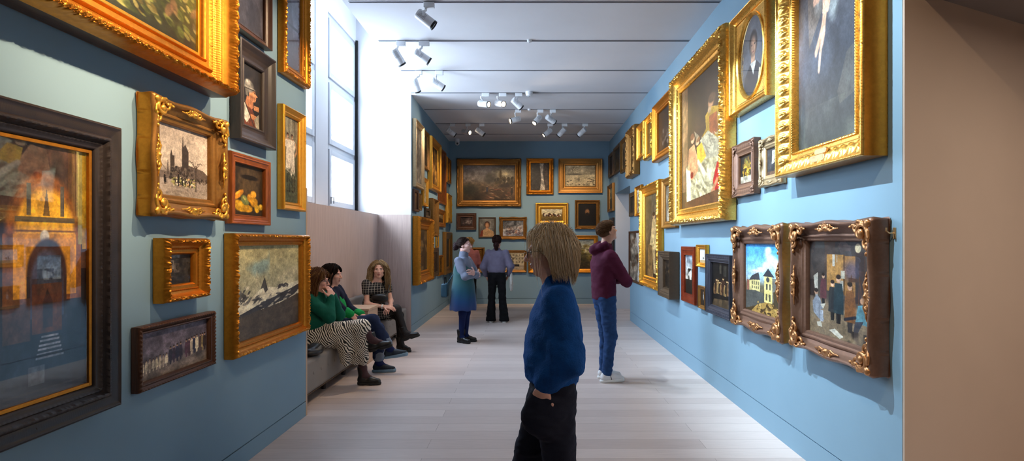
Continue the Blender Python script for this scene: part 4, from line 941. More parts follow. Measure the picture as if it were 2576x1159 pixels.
far(1446.5, 1509, 503, 576, .07, .09, 'leafrim', 'gold_brown', lambda: portrait(50, 60, '120e0c', '15110f', 'b07c50', '1c120c', 34, .5, .36, 1., beard=True), 'black portrait of a bearded man in a gold frame, above the autumn trees')
far(1329, 1504, 592, 686, .07, .1, 'plaincove', 'gold_warm', p_trees, 'gold-framed landscape of autumn trees behind the blonde woman in blue')
far(1227, 1325, 629, 685, .05, .065, 'plaincove', 'gold_brown', p_court, 'pale courtyard picture low on the far wall behind the woman in grey')
far(1162, 1219, 622, 686, .07, .13, 'leafrim', 'gold_brown', lambda: Cv(30, 40, '2a2018', 36).N(.4, 4, 4), 'dark picture in carved gold frame behind the person with cropped blond hair')
far(1164, 1188, 596, 618, .04, .04, 'flat', 'umber', lambda: Cv(20, 20, '5a5048', 38).N(.4, 4, 4), 'tiny dark picture just above the cropped blond head')
# right wall, from the far corner to the front
RW = [
 (13.6, 12.85, 3.076, 3.63, .05, .07, 'flat', 'umber', lambda: p_tall(91, '2c241c', '14100c'), 'first dark picture of the right wall top row, nearest the corner'),
 (12.76, 11.86, 3.06, 3.66, .05, .07, 'flat', 'umber', lambda: p_tall(92, '3a3428', '1a1610'), 'second dark picture of the right wall top row, above the doorway'),
 (11.8, 11.02, 2.976, 3.667, .05, .08, 'plaincove', 'gold_brown', lambda: p_tall(93, '6a5438', '34281a'), 'brown-gold picture of the right wall top row, above the doorway edge'),
 (10.69, 9.9, 2.744, 3.637, .12, .14, 'leafrim', 'gold_brown', lambda: p_tall(94, '1c1610', '0e0a08'), 'black and gold deep frame in the right wall top row'),
 (9.84, 9.27, 2.967, 3.565, .08, .10, 'plaincove', 'gold', lambda: p_tall(95, '5a4020', '2c1c0c'), 'small bright gold frame in the top row, second from the dark altar picture'),
 (9.22, 8.62, 2.878, 3.557, .08, .09, 'leafrim', 'gold', lambda: p_tall(96, '3c3024', '181210'), 'carved gold frame touching the dark crowd picture, right wall top row'),
 (8.487, 7.42, 2.742, 3.59, .1, .13, 'plaincove', 'gold_warm', lambda: Cv(80, 90, '1c1612', 97).N(.4, 4, 4).S(40, (.2, .5, .8, .85), ['5c4c40', '3a3028', '7a6c60'], .03, .05, .7), 'gold-framed dark crowd picture left of the tall bedside scene'),
 (13.66, 12.85, 2.25, 2.9, .06, .08, 'plaincove', 'gold_brown', lambda: landscape(40, 40, ('8a8468', 'a09468'), ('5c4c28', '342814'), 98, .5, '3a3018'), 'small landscape on the wall strip between doorway and corner'),
 (13.4, 12.9, 1.3, 2.1, .05, .06, 'flat', 'dark', lambda: p_tall(99, '1c1814', '0e0c0a'), 'dark upright picture behind the head of the man in maroon'),
 (10.75, 10.21, 2.02, 2.466, .05, .08, 'flat', 'umber', lambda: p_tall(100, '2a221a', '120e0a'), 'small dark picture right beside the doorway'),
 (10.16, 9.59, 1.997, 2.53, .05, .06, 'plaincove', 'gold_warm', lambda: p_tall(101, 'd8cdb8', '7a6a58').R(.3, .4, .6, .9, '5a4034'), 'small gold frame with a white picture, left above the standing figure'),
 (9.478, 8.12, .815, 2.46, .1, .17, 'leafrim', 'gold', p_nude, 'tall narrow gold frame with a draped standing figure'),
 (10.84, 9.6, .785, 1.739, .04, .04, 'flat', 'brownwood', lambda: p_tall(102, '8a7c6c', '4a3424').P([(.5, 0), (1, 0), (1, 1), (.62, 1), (.7, .5)], 'c8c0b8'), 'brown panel with a pale drape, lowest picture next to the doorway'),
 (8.05, 7.3, 1.732, 2.436, .06, .1, 'plaincove', 'gold_brown', lambda: portrait(50, 60, '6c6458', 'a89c8c', 'c89878', '3a2c20', 103), 'plain gold portrait half hidden by the tall bedside scene'),
 (7.23, 5.26, 1.756, 3.62, .145, .2, 'leafrim', 'gold_pale', p_bedside, 'big tall gold-framed bedside scene with mourners and white sheets'),
 (7.935, 7.279, .789, 1.413, .135, .12, 'boxed', 'umber', lambda: p_tall(104, '3a2c20', '18120c').E(.6, .4, .2, .12, 'b08040', .7), 'deep box-like carved dark frame right of the standing figure'),
 (7.065, 6.49, .803, 1.49, .04, .11, 'flat', 'mahogany', lambda: landscape(40, 60, ('8a98a8', 'd0c4b4'), ('2c2418', '1a140c'), 105, .62, '1c1810'), 'red mahogany frame with a cloudy dark landscape'),
 (6.414, 6.066, 1.262, 1.514, .045, .05, 'plaincove', 'gold', lambda: Cv(36, 40, 'd0ccc8', 106).N(.1, 3, 3).R(0, .8, 1, 1, 'b89c70').R(.4, .55, .46, .75, '3a3430').R(.5, .6, .6, .7, '5a5048'), 'tiny gold frame with a pale sky, above the small oval-figure picture'),
 (6.371, 6.125, .793, 1.05, .035, .04, 'plaincove', 'gold_brown', lambda: Cv(30, 40, '2c221a', 107).N(.3, 4, 4).E(.55, .45, .1, .25, 'b8b0a8', .5).E(.55, .2, .06, .06, 'c09070'), 'tiniest low picture between mahogany and blue-black frames'),
 (5.97, 5.246, .803, 1.42, .075, .085, 'boxed', 'slate', p_night, 'blue-black frame with a dark torchlit crowd'),
]
for q in RW: painting('R', *q)
painting('R', 4.646, 4.235, 2.0, 2.393, .05, .09, 'plaincove', 'silver', p_interior, 'small pale ornate frame half hidden by the cherub picture', wob=.008, orn=(.085, 'silver'))
painting('R', 5.233, 4.72, 1.964, 2.438, .055, .115, 'boxed', 'bronze', p_grapes, 'small dark ornate frame with golden grapes', wob=.006, orn=(.1, 'bronze', False))
painting('R', 5.13, 4.135, .803, 1.68, .095, .15, 'plaincove', 'bronze', p_village, 'ornate bronze frame with a blue-sky village square and pale tower', .006, wob=.024, orn=(.21, 'bronze_hi'), sidem='gold_brown')
painting('R', 3.955, 3.02, .821, 1.68, .11, .125, 'plaincove', 'bronze', p_studio, 'ornate bronze frame with artists gathered in a studio, nearest on the right', .0055, wob=.016, orn=(.19, 'bronze_hi'), glass=True, box=.03)
r = painting('R', 4.108, 3.032, 2.024, 3.7, .145, .165, 'acanthus', 'gold_pale', p_putto, 'large gold leaf-carved frame with a flying cherub under a dark sky, upper right', .0055, sidem='gold_warm')
for (x, y, w_, h_) in ((0.03, .105, .12, .034), (.02, .06, .16, .042)):
    m = MB(); m.box(x - w_ / 2, x + w_ / 2, y - h_ / 2, y + h_ / 2, .09, .109 if y > .08 else .128)
    for s in (-1, 1): m.lathe([(0, h_ * .42), (.0155 if y > .08 else .0345, h_ * .42)], (x + s * w_ / 2, y, .0925), (0, 0, 1), 16)
    tag(m.build('name_plate', M['brass'], r, .002), label='small brass name plate')
# oval portrait: a square gilt frame holding a panel with an oval opening
w, h = 5.2 - 4.394, 3.595 - 2.708
r = thing('framed_painting', 'square gold frame with an oval portrait of a dark-haired man, left of the cherub', 'painting', group=GRP['R'], mat=Matrix.Translation((XR - .004, (5.2 + 4.394) / 2, 2.708)) @ AXES['R'].to_4x4())
v, f = make_frame(w, h, .1, .09, 'plaincove', .008); v[:, 1] += h / 2
obj_np('frame', v, f, M['gold_pale'], r).data.set_sharp_from_angle(angle=.9)
n = 96; ex, ey = .272, .336; m = MB(); vs = []
for k in range(n):
    a = 2 * PI * k / n; c, s = math.cos(a), math.sin(a); q = min((w / 2 - .085) / max(abs(c), 1e-6), (h / 2 - .085) / max(abs(s), 1e-6))
    for x, y, z in ((q * c, q * s, .052), ((ex + .035) * c, (ey + .035) * s, .052), ((ex + .032) * c, (ey + .032) * s, .064), ((ex + .02) * c, (ey + .02) * s, .07), ((ex + .008) * c, (ey + .008) * s, .06), (ex * c, ey * s, .05), (ex * c, ey * s, .03)): vs.append((x, y + h / 2, z))
m.add(vs, [(k * 7 + j, ((k + 1) % n) * 7 + j, ((k + 1) % n) * 7 + j + 1, k * 7 + j + 1) for k in range(n) for j in range(6)]); m.build('oval_mount', M['gold_pale'], r, smooth=True)
p = p_oval(); cl = p.lin(); gx, gy = np.meshgrid(np.linspace(-ex - .003, ex + .003, p.w), np.linspace(ey + .003, -ey - .003, p.h))
v = np.stack([gx, gy + h / 2, np.full_like(gx, .034)], -1).reshape(-1, 3); i = np.arange(p.h - 1)[:, None] * p.w + np.arange(p.w - 1)[None]
obj_np('canvas', v, np.stack([i + p.w, i + p.w + 1, i + 1, i], -1).reshape(-1, 4), M['canvas'], r, col=cl.reshape(-1, 3))
m = MB(); m.add([(ex * math.cos(2 * PI * k / 48), ey * math.sin(2 * PI * k / 48) + h / 2, .044) for k in range(48)], [tuple(range(48))]); m.build('glass', M['glazing'], r)
t = thing('wall_hook', 'small brass hanging hook above the right edge of the studio picture', 'hook', (XR, 2.985, 1.6))
MB().tube([(0, 0, 0), (-.03, 0, 0), (-.045, 0, .012), (-.045, 0, .03)], .004, 8).build('hook', M['brass'], t, smooth=True)
MB().box(-.004, .0, -.012, .012, -.03, .03).build('hook_plate', M['brass'], t, .001)
# ------------------------------------------------------------------- people
M['skin'] = mat_attr('skin', .5, .35, .08, 320, sss=.08)
def mat_hair():
    m = mat_attr('hair', .5, .22); t = m.node_tree; n = t.nodes; tr = n.new('ShaderNodeBsdfTranslucent'); mx = n.new('ShaderNodeMixShader'); mx.inputs['Fac'].default_value = .38
    at_ = [x for x in n if x.type == 'ATTRIBUTE'][0]; t.links.new(at_.outputs['Color'], tr.inputs['Color']); t.links.new(n['Principled BSDF'].outputs['BSDF'], mx.inputs[1]); t.links.new(tr.outputs['BSDF'], mx.inputs[2]); t.links.new(mx.outputs['Shader'], n['Material Output'].inputs['Surface']); return m
M['hair'] = mat_hair(); M['hair'].node_tree.nodes['Principled BSDF'].inputs['Specular IOR Level'].default_value = .12
def cloth(name, c, **k):
    k = {**dict(rough=.85, var=.10, scale=9, bump=.35, bscale=240, spec=.2, sheen=.25), **k}
    M[name] = mat_basic(name, c, **k)
cloth('mohair', (12, 66, 128), sheen=.55, bump=.8, bscale=170, scale=22, var=.22)
cloth('navy_trousers', (26, 28, 42)); cloth('black_cloth', (15, 15, 18)); cloth('maroon', (74, 22, 46)); cloth('jeans', (34, 62, 104), scale=14, var=.25, bscale=500)
cloth('dark_jeans', (26, 38, 66), scale=14, var=.2, bscale=500); cloth('jean_cuff', (104, 116, 134)); cloth('blue_knit', (114, 120, 138)); cloth('grey_knit', (112, 106, 126)); cloth('pink_knit', (150, 92, 92))
cloth('green_knit', (12, 84, 68)); cloth('navy_cardigan', (20, 24, 44)); cloth('bright_green', (22, 138, 70), bump=.7, bscale=120); cloth('navy_tights', (22, 34, 76)); cloth('black_tights', (20, 17, 19), spec=.35, rough=.6)
cloth('sheer_tights', (66, 44, 48), rough=.6); cloth('tote', (196, 190, 180)); cloth('denim_cardigan', (30, 44, 66))
M['leather'] = mat_basic('black_leather', (17, 17, 19), .36, var=.15, bump=.12, bscale=120); M['rubber'] = mat_basic('black_rubber', (22, 22, 24), .7)
M['white_leather'] = mat_basic('white_shoe_leather', (226, 226, 228), .5, var=.03); M['white_sole'] = mat_basic('white_sole', (232, 232, 230), .6, var=.03); M['blue_sole'] = mat_basic('blue_grey_sole', (120, 150, 172), .6)
M['trainer'] = mat_basic('teal_trainer_mesh', (24, 40, 56), .7, var=.3, scale=30); M['spectacle'] = mat_basic('dark_spectacle_frame', (26, 22, 22), .3); M['stripe'] = mat_basic('dark_shoe_stripe', (70, 62, 72), .6); M['stripe_pink'] = mat_basic('pink_shoe_stripe', (190, 150, 150), .6)
M['teal_bag'] = mat_basic('teal_bag_leather', (40, 78, 98), .45)
def mat_zebra():
    n = NT('zebra_print'); v = n.coord((1, 1, 1), rot=(.3, .5, .2)); w = n.new('ShaderNodeTexWave', Scale=17, Distortion=12.0, Detail=2.0); w.inputs['Detail Scale'].default_value = .55
    n.ln(v, w.inputs['Vector']); n.base(n.ramp(w.outputs['Fac'], [(0, lin((20, 17, 18))), (.50, lin((226, 216, 200)))], 'CONSTANT')); n.set(Roughness=.8); return n.m
M['zebra'] = mat_zebra()
def mat_check():
    n = NT('black_check'); v = n.coord((1, 1, 1), rot=(PI / 2, 0, 0)); b = n.n.new('ShaderNodeTexBrick'); n.ln(v, b.inputs['Vector']); b.offset = 0
    for k, x in (('Scale', 1), ('Brick Width', .034), ('Row Height', .034), ('Mortar Size', .0014), ('Mortar Smooth', 0), ('Bias', 0)): b.inputs[k].default_value = x
    b.inputs['Color1'].default_value = b.inputs['Color2'].default_value = (*lin((20, 19, 24)), 1); b.inputs['Mortar'].default_value = (*lin((200, 192, 176)), 1)
    n.base(b.outputs['Color']); n.set(Roughness=.85); return n.m
M['check'] = mat_check()
def mat_dip():
    n = NT('dip_dyed_wool'); tc = n.n.new('ShaderNodeTexCoord'); sx = n.n.new('ShaderNodeSeparateXYZ'); n.ln(tc.outputs['Object'], sx.inputs[0])
    nz = n.noise(tc.outputs['Object'], 7, 4); ad = n.new('ShaderNodeMath', op='MULTIPLY_ADD'); ad.inputs[1].default_value = .09; n.ln(nz, ad.inputs[0]); n.ln(sx.outputs['Z'], ad.inputs[2])
    n.base(n.ramp(ad.outputs[0], [(.52, lin((32, 48, 104))), (.68, lin((10, 62, 112))), (.84, lin((16, 78, 100))), (.98, lin((48, 94, 98)))])); n.set(Roughness=.9); n.b.inputs['Sheen Weight'].default_value = .2
    n.bump(n.noise(tc.outputs['Object'], 220, 3), .4, .004); return n.m
M['dip'] = mat_dip()

def frame(yaw, pitch=0, roll=0):
    """rows: right, forward, up of a frame facing yaw (0 = +X), pitch > 0 looks up"""
    f = V(math.cos(yaw) * math.cos(pitch), math.sin(yaw) * math.cos(pitch), math.sin(pitch)); r = V(math.sin(yaw), -math.cos(yaw), 0); u = np.cross(r, f)
    c, s = math.cos(roll), math.sin(roll); return np.stack([c * r + s * u, f, -s * r + c * u])
def un(v): v = np.asarray(v, float); return v / np.linalg.norm(v)

def head_prims(c, R, female=True, neck=None):
    w = lambda *l: c + R.T @ V(*l)
    p = [El(w(0, -.015, .03), (.075, .096, .085), R, .02), El(w(0, .03, -.035), (.057 if female else .062, .062, .076), R, .03), El(w(0, .066, -.096), (.02, .018, .016) if female else (.026, .02, .018), R, .025)]
    for s in (1, -1):
        p += [El(w(s * .036, .058, -.018), (.03, .028, .024), R, .02), El(w(s * .03, .083, .027), (.026, .011, .008), R, .012), El(w(s * .05, -.0, -.07), (.016, .034, .02), R, .03)]
    p += [Cn(w(0, .090, .012), w(0, .112, -.026), .008, .0115, .014)] + [El(w(s * .011, .102, -.03), (.009, .009, .007), R, .006) for s in (1, -1)]
    p += [El(w(s * .031, .097, .006), (.016, .012, .010), R, .01, '-') for s in (1, -1)]
    p += [El(w(s * .031, .076, .005), (.0135, .0135, .0125), R, .004) for s in (1, -1)]
    p += [El(w(0, .088, -.054), (.021, .011, .006), R, .006), El(w(0, .086, -.066), (.018, .011, .007), R, .006), Cn(w(-.02, .098, -.0605), w(.02, .098, -.0605), .0025, .0025, .004, '-')]
    p += [El(w(s * .077, -.006, -.006), (.008, .019, .03), R, .008) for s in (1, -1)] + [El(w(s * .084, -.003, -.004), (.005, .011, .018), R, .006, '-') for s in (1, -1)]
    if neck is not None: p.append(Cn(w(0, -.02, -.06), neck, .05 if female else .056, .056 if female else .064, .03))
    return p
def skin_col(P, heads, tone, lips='a8564e', brow='4a3424', iris='3c4a54'):
    t = V(*lin(tone)); C = np.repeat(t[None], len(P), 0); C *= (1 + .16 * (vnoise(P * 40, 3) - .5))[:, None]
    for c, R in heads:
        q = (P - c) @ R.T; x, y, z = np.abs(q[:, 0]), q[:, 1], q[:, 2]
        def put(m, col, a=1.):
            m = (np.clip(m, 0, 1) * a)[:, None]; C[:] = C * (1 - m) + V(*lin(col)) * m
        put((1 - np.hypot(x / .024, (z + .06) / .0125)) * 3 * (y > .075), lips, .8)
        put((1 - np.hypot((x - .031) / .022, (z - .024 + (x - .031) * .12) / .0048)) * 3 * (y > .06), brow, .85)
        put((1 - np.hypot((x - .031) / .0150, (z - .005) / .0075)) * 4 * (y > .07), 'e4dcd6'); put((1 - np.hypot((x - .031) / .0072, (z - .005) / .0072)) * 5 * (y > .08), iris); put((1 - np.hypot((x - .031) / .0032, (z - .005) / .0032)) * 5 * (y > .08), '0c0a0a')
        put((1 - np.hypot((x - .031) / .017, (z - .0125) / .0026)) * 4 * (y > .06), '2a1a16', .9)
        put((1 - np.sqrt(((x - .045) / .02) ** 2 + ((z + .022) / .016) ** 2)) * (y > .04), 'c87868', .35)
    return C
def hand_prims(W, d, back, curl=.5, thumb=1, s=1., spread=.05):
    """W wrist, d finger direction, back = out of the back of the hand; thumb side sign"""
    d = un(d); back = un(np.asarray(back) - d * (np.asarray(back) @ d)); t = np.cross(d, back) * thumb
    R = np.stack([t, d, back]); p = [El(W + d * .045 * s, V(.040, .052, .0155) * s, R, .012), Cn(W - d * .02, W + d * .015, .026 * s, .027 * s, .02)]
    for i in range(4):
        o = (i - 1.5); L = (.040, .044, .041, .032)[i] * s; q = W + (d * (.082 - .004 * abs(o)) - t * o * .0195) * s; a = 0.; dd = d - t * o * spread
        for j, (l, r) in enumerate(((L, .0088), (L * .68, .0080), (L * .56, .0070))):
            a += curl * (.7, 1., .7)[j]; e = q + un(un(dd) * math.cos(a) - back * math.sin(a)) * l
            p.append(Cn(q, e, r * s, r * s * .93, .005)); q = e
    q = W + (d * .022 + t * .030) * s
    for l, r, a in ((.036, .0115, .9), (.030, .0098, .55), (.024, .0085, .35)):
        e = q + un(d * math.cos(a) + t * math.sin(a) - back * .35 * curl) * l * s; p.append(Cn(q, e, r * s, r * s * .9, .008)); q = e
    return p
def limb(a, b, c, r0, r1, r2, k=.03): return [Cn(a, b, r0, r1, k), Cn(b, c, r1 * 1.04, r2, k)]
SHOE = {}
def shoe(root, style, ank, yaw, pitch=0., roll=0., name=None, side=1):
    """ank: point on the ground (or sole plane) under the ankle"""
    if style not in SHOE:
        if style == 'boot':
            up = [Cn((-.035, 0, .052), (.075, 0, .048), .038, .036, .03), Cn((.075, 0, .044), (.150, 0, .040), .038, .030, .03), Cn((-.012, 0, .07), (-.02, 0, .185), .044, .053, .03), Hs((0, 0, .028), (0, 0, -1)), Hs((0, 0, .20), (0, 0, 1))]
            so = [Cn((-.035, 0, .02), (.075, 0, .02), .040, .043), Cn((.075, 0, .02), (.152, 0, .02), .043, .034), Hs((0, 0, .0), (0, 0, -1)), Hs((0, 0, .030), (0, 0, 1)), El((.035, 0, -.004), (.034, .09, .02), None, .004, '-')]
            ms = ('leather', 'rubber')
        else:
            up = [Cn((-.038, 0, .056), (.07, 0, .056), .036, .040, .03), Cn((.07, 0, .05), (.165, 0, .040), .040, .030, .03), Cn((-.015, 0, .06), (-.018, 0, .115), .038, .036, .03), El((-.018, 0, .125), (.034, .03, .025), None, .006, '-'), Hs((0, 0, .026), (0, 0, -1)), Hs((0, 0, .108), (.25, 0, 1))]
            up += [Cn((.035 + .016 * i, -.026, .094 - .007 * i), (.035 + .016 * i, .026, .094 - .007 * i), .0045, .0045, .003) for i in range(4)]
            so = [Cn((-.04, 0, .018), (.07, 0, .018), .042, .047), Cn((.07, 0, .018), (.168, 0, .022), .047, .036), Hs((0, 0, .0), (0, 0, -1)), Hs((0, 0, .032), (-.06, 0, 1))]
            ms = {'sneaker': ('white_leather', 'white_sole'), 'trainer': ('trainer', 'blue_sole')}[style]
        a = sd_mesh(up, .006); b = sd_mesh(so, .006)
        SHOE[style] = (mesh_np(style, *a, M[ms[0]]), mesh_np('sole', *b, M[ms[1]]))
    R = frame(yaw, pitch, roll); X, Z = R[1], R[2]; Y = np.cross(Z, X)
    mw = Matrix(((X[0], Y[0], Z[0], ank[0]), (X[1], Y[1], Z[1], ank[1]), (X[2], Y[2], Z[2], ank[2]), (0, 0, 0, 1)))
    o = link(bpy.data.objects.new('boot' if style == 'boot' else 'shoe', SHOE[style][0]), root); o.matrix_local = Matrix.Translation(-Vector(root.location)) @ mw
    s = link(bpy.data.objects.new('sole', SHOE[style][1]), o)
    if style == 'sneaker':
        for k, (x, m) in enumerate(((.038, 'stripe'), (.056, 'stripe_pink'))):
            b = MB().tube([(x + .006, -.0405, .034), (x - .004, -.0395, .062), (x - .012, -.030, .082)], .0045, 6); b.build('side_stripe', M[m], o, smooth=True)
    return o
def hair_mesh(c, R, n, Lf, seed, cols, K=14, vol=(.004, .022), rad=.0024, part=.0, front=.35, grav=.35, back=.25, extra=None, cap=True, h=.006, flick=0., lo=-.25, wav=.0, face=True, hug=False, clear=None, maxf=9., backc=None, side=None):
    rs = np.random.RandomState(seed); ctr = V(0, -.017, .032); rad_e = V(.079, .100, .089)
    d = rs.normal(size=(n * 4, 3)); d /= np.linalg.norm(d, axis=1)[:, None]
    ok = (d[:, 2] > lo) & ~((d[:, 1] > .62) & (d[:, 2] < front + .25)) & ~((d[:, 1] > .2) & (d[:, 2] < front - .15)); ok &= d[:, 1] < maxf; d = d[ok][:n]; n = len(d)
    vv = rs.uniform(vol[0], vol[1], n)[:, None]; p = ctr + d * (rad_e + vv * .4); sd = np.sign(d[:, 0] - part + 1e-6)[:, None]
    v = d * .16 + sd * V(1, 0, 0) * np.clip(d[:, 2:3], 0, 1) * .9 + V(0, 1, 0) * np.clip(d[:, 1:2] - .2, 0, 1) * .5 - V(0, back, 0) * (d[:, 1:2] < .5); v /= np.linalg.norm(v, axis=1)[:, None]
    L = Lf(d, rs) * rs.uniform(.9, 1.08, n); st = (L / K)[:, None]; pts = [p.copy()]; ph = rs.uniform(0, 6.28, (n, 1))
    for k in range(K):
        v = v * .78 + V(0, 0, -1) * grav; v /= np.linalg.norm(v, axis=1)[:, None]; p = p + v * st
        if wav: p = p + np.concatenate([np.sin(ph + k * .9), np.cos(ph + k * .8), 0 * ph], 1) * wav
        if flick and k > K * .72: p = p + un(V(0, -1, .25)) * flick * (d[:, 1:2] < .25) * ((k / K - .72) * 3)
        if clear is not None: p[:, 1] = np.minimum(p[:, 1], np.interp(p[:, 2], [a_[0] for a_ in clear], [a_[1] for a_ in clear]))
        if backc is not None: p[:, 1] = np.maximum(p[:, 1], np.interp(p[:, 2], [a_[0] for a_ in backc], [a_[1] for a_ in backc]) + (vv[:, 0] - .015) * -.6)
        if side is not None: sl = np.interp(p[:, 2], [a_[0] for a_ in side], [a_[1] for a_ in side]) + (vv[:, 0] - .015) * .6; p[:, 0] = np.clip(p[:, 0], -sl, sl)
        q = (p - ctr) / (rad_e + vv); l = np.linalg.norm(q, axis=1)[:, None]; p = np.where((l < 1) | hug, ctr + q / np.maximum(l, 1e-6) * (rad_e + vv), p)
        if face:
            c2 = V(0, .02, -.045); r2 = V(.067, .076, .085) + vv; q = (p - c2) / r2; l = np.linalg.norm(q, axis=1)[:, None]; p = np.where(l < 1, c2 + q / np.maximum(l, 1e-6) * r2, p)
        if extra is not None: p = extra(p, vv)
        pts.append(p.copy())
    A = np.stack(pts, 1); T = np.gradient(A, axis=1); T /= np.linalg.norm(T, axis=2)[..., None] + 1e-9
    sx = np.cross(T, V(.3, .2, 1)); sx /= np.linalg.norm(sx, axis=2)[..., None] + 1e-9; sy = np.cross(T, sx)
    rr = (rad * np.clip(1.15 - np.arange(K + 1) / K, .3, 1))[None, :, None]; ring = [A + (sx * math.cos(a) + sy * math.sin(a)) * rr for a in (0, 2.09, 4.19)]
    Vt = np.stack(ring, 2).reshape(-1, 3); i = (np.arange(n)[:, None, None] * (K + 1) + np.arange(K)[None, :, None]) * 3 + np.arange(3)[None, None]
    j = (np.arange(n)[:, None, None] * (K + 1) + np.arange(K)[None, :, None]) * 3 + (np.arange(3)[None, None] + 1) % 3; F = np.stack([i, j, j + 3, i + 3], -1).reshape(-1, 4)
    cl = np.array([lin(x) for x in cols]); cc = cl[rs.randint(len(cols), size=n)] * rs.uniform(.75, 1.2, (n, 1)); Cc = np.repeat(cc, (K + 1) * 3, 0)
    if cap:
        pr = [El(ctr, rad_e + .004, None, .01), Hs((0, .050, .055), un(V(0, .80, -.60)))]
        cv, cf = sd_mesh(pr, h); F = np.concatenate([cf, F + len(cv)]); Vt = np.concatenate([cv, Vt]); Cc = np.concatenate([np.repeat(cl.mean(0)[None] * .8, len(cv), 0), Cc])
    return c + Vt @ R, F, Cc
def sock(J, s, r=.040): return [Cn(J['an' + s], J['an' + s] + (J['toe' + s] - J['an' + s]) * .55, r, r * .75, .03)]
def rooted(name, root, vf, mat, col=None):
    v, f = vf; return obj_np(name, v - V(*root.location), f, mat, root, col=col)
def wrinkle(amp, fr=14, st=(1, 1, 1)): return lambda P: amp * 2 * (vnoise(P * fr * V(*st), 5) - .5) + amp * (vnoise(P * fr * 2.3 * V(*st), 8) - .5)
def merge(*ms):
    v, f, c, b = [], [], [], 0
    for a in ms: v.append(a[0]); f.append(a[1] + b); c.append(a[2]); b += len(a[0])
    return np.concatenate(v), np.concatenate(f), np.concatenate(c)
def body(root, J, hd, tone, h, hands=(), female=True, arms=True, **k):
    c, R = hd; p = head_prims(c, R, female, J['neck'])
    p += [Cn(J['neck'], J['chest'], .05, .082, .05), Cn(J['chest'], J['pel'], .085, .10, .05), Cn(J['shL'], J['shR'], .042, .042, .05), Cn(J['hipL'], J['hipR'], .085, .085, .05)]
    for s in 'LR':
        if arms: p += limb(J['sh' + s], J['el' + s], J['wr' + s], .040, .034, .023)
        p += limb(J['hip' + s], J['kn' + s], J['an' + s], .070, .048, .032)
        p.append(Cn(J['an' + s], J['an' + s] + (J['toe' + s] - J['an' + s]) * .5, .028, .02, .03))
    for a in hands: p += hand_prims(*a[0], **a[1])
    v, f = sd_mesh(p, h); return rooted('body', root, (v, f), M['skin'], skin_col(v, [hd], tone, **k))
def person(label, x, y, z=0, group=None): return thing('person', label, 'person', (x, y, z), group)

# --- 1 blonde woman in a blue jumper, walking left in the foreground
o = V(.11, 2.7, 0)
r = person('blonde bobbed woman in fuzzy blue jumper, hand in trouser pocket, nearest the camera', .11, 2.7)
J = {k: o + V(*v) for k, v in dict(pel=(.0, 0, .92), chest=(.022, 0, 1.19), neck=(.012, 0, 1.37), shL=(.02, -.16, 1.30), shR=(.02, .16, 1.30), elL=(.06, -.215, 1.03), wrL=(-.045, -.185, .895), elR=(.08, .22, 1.03), wrR=(-.03, .2, .90),
     hipL=(.0, -.085, .88), hipR=(.0, .085, .88), knL=(.03, -.09, .48), knR=(-.11, .09, .49), anL=(.085, -.09, .09), anR=(-.20, .09, .09), toeL=(-.04, -.09, .03), toeR=(-.33, .09, .03)).items()}
hd = (V(.088, 2.7, 1.507), frame(PI, math.radians(-7)))
body(r, J, hd, (214, 164, 146), .0042, [((J['wrL'], (-.42, .12, -.9), (-.35, -.9, -.1)), dict(curl=.35, thumb=-1)), ((J['wrR'], (-.4, -.1, -.9), (-.3, .9, 0)), dict(curl=.4, thumb=1))])
rows = [(.885, .004, 0, .118, .185), (.91, -.004, 0, .132, .195), (.98, -.002, 0, .143, .205), (1.10, .006, 0, .140, .205), (1.20, .010, 0, .122, .195), (1.27, .014, 0, .098, .17), (1.325, .018, 0, .078, .115), (1.36, .018, 0, .067, .075), (1.395, .016, 0, .063, .066), (1.425, .010, 0, .064, .064)]
pr = [St([(z, cx + .11, 2.7, a, b) for z, cx, _, a, b in rows], k=.03)]
for s, sy in (('L', -1), ('R', 1)): pr += [Cn(J['sh' + s] + V(0, 0, -.015), J['el' + s], .070, .072, .06), Cn(J['el' + s], J['wr' + s] + V(.0, 0, .02), .070, .046, .05)]
pr += [El(V(.118, 2.7, 1.435), (.052, .052, .03), None, .012, '-')]
def folds(P):
    q = P - o; return wrinkle(.006, 11, (1, 1, 1.5))(P) + .006 * np.sin(q[:, 2] * 38 + q[:, 0] * 30 + 3 * vnoise(P * 6, 2)) * np.clip((1.2 - q[:, 2]) * 4, 0, 1) * np.clip((q[:, 2] - .88) * 8, 0, 1) + .0016 * (vnoise(P * 160, 4) - .5) * 2
jm = rooted('fuzzy_jumper', r, sd_mesh(pr, .005, folds), M['mohair'])
rib = MB()
pr = [El(o + V(0, 0, .90), (.112, .165, .10)), Cn(o + V(.0, 0, .96), o + V(0, 0, .93), .11, .12)]
for s, sy in (('L', -1), ('R', 1)):
    pr += [Cn(J['hip' + s] + V(0, sy * .0, 0), J['kn' + s], .104, .078, .035), Cn(J['kn' + s], J['an' + s], .078, .068, .03)]
pr += [El(J['wrL'] + V(-.022, .03, -.135), (.085, .056, .10), None, .06), Hs((0, 0, .05), (0, 0, -1)), Hs((0, 0, .965), (0, 0, 1))]
rooted('trousers', r, sd_mesh(pr, .005, wrinkle(.007, 13, (1, 1, 2.2))), M['navy_trousers'])
for s in 'LR': shoe(r, 'boot', J['an' + s] * V(1, 1, 0), PI)
def bob(d, rs): return .150 + .035 * np.clip(-d[:, 1], 0, 1) + .085 * np.clip(d[:, 2], 0, 1)
HB = ['f2dcba', 'e4c8a2', 'fff0d6', 'c8aa84', 'f8e4c4', 'ac8e68', 'fff4e4']
R_ = hd[1]
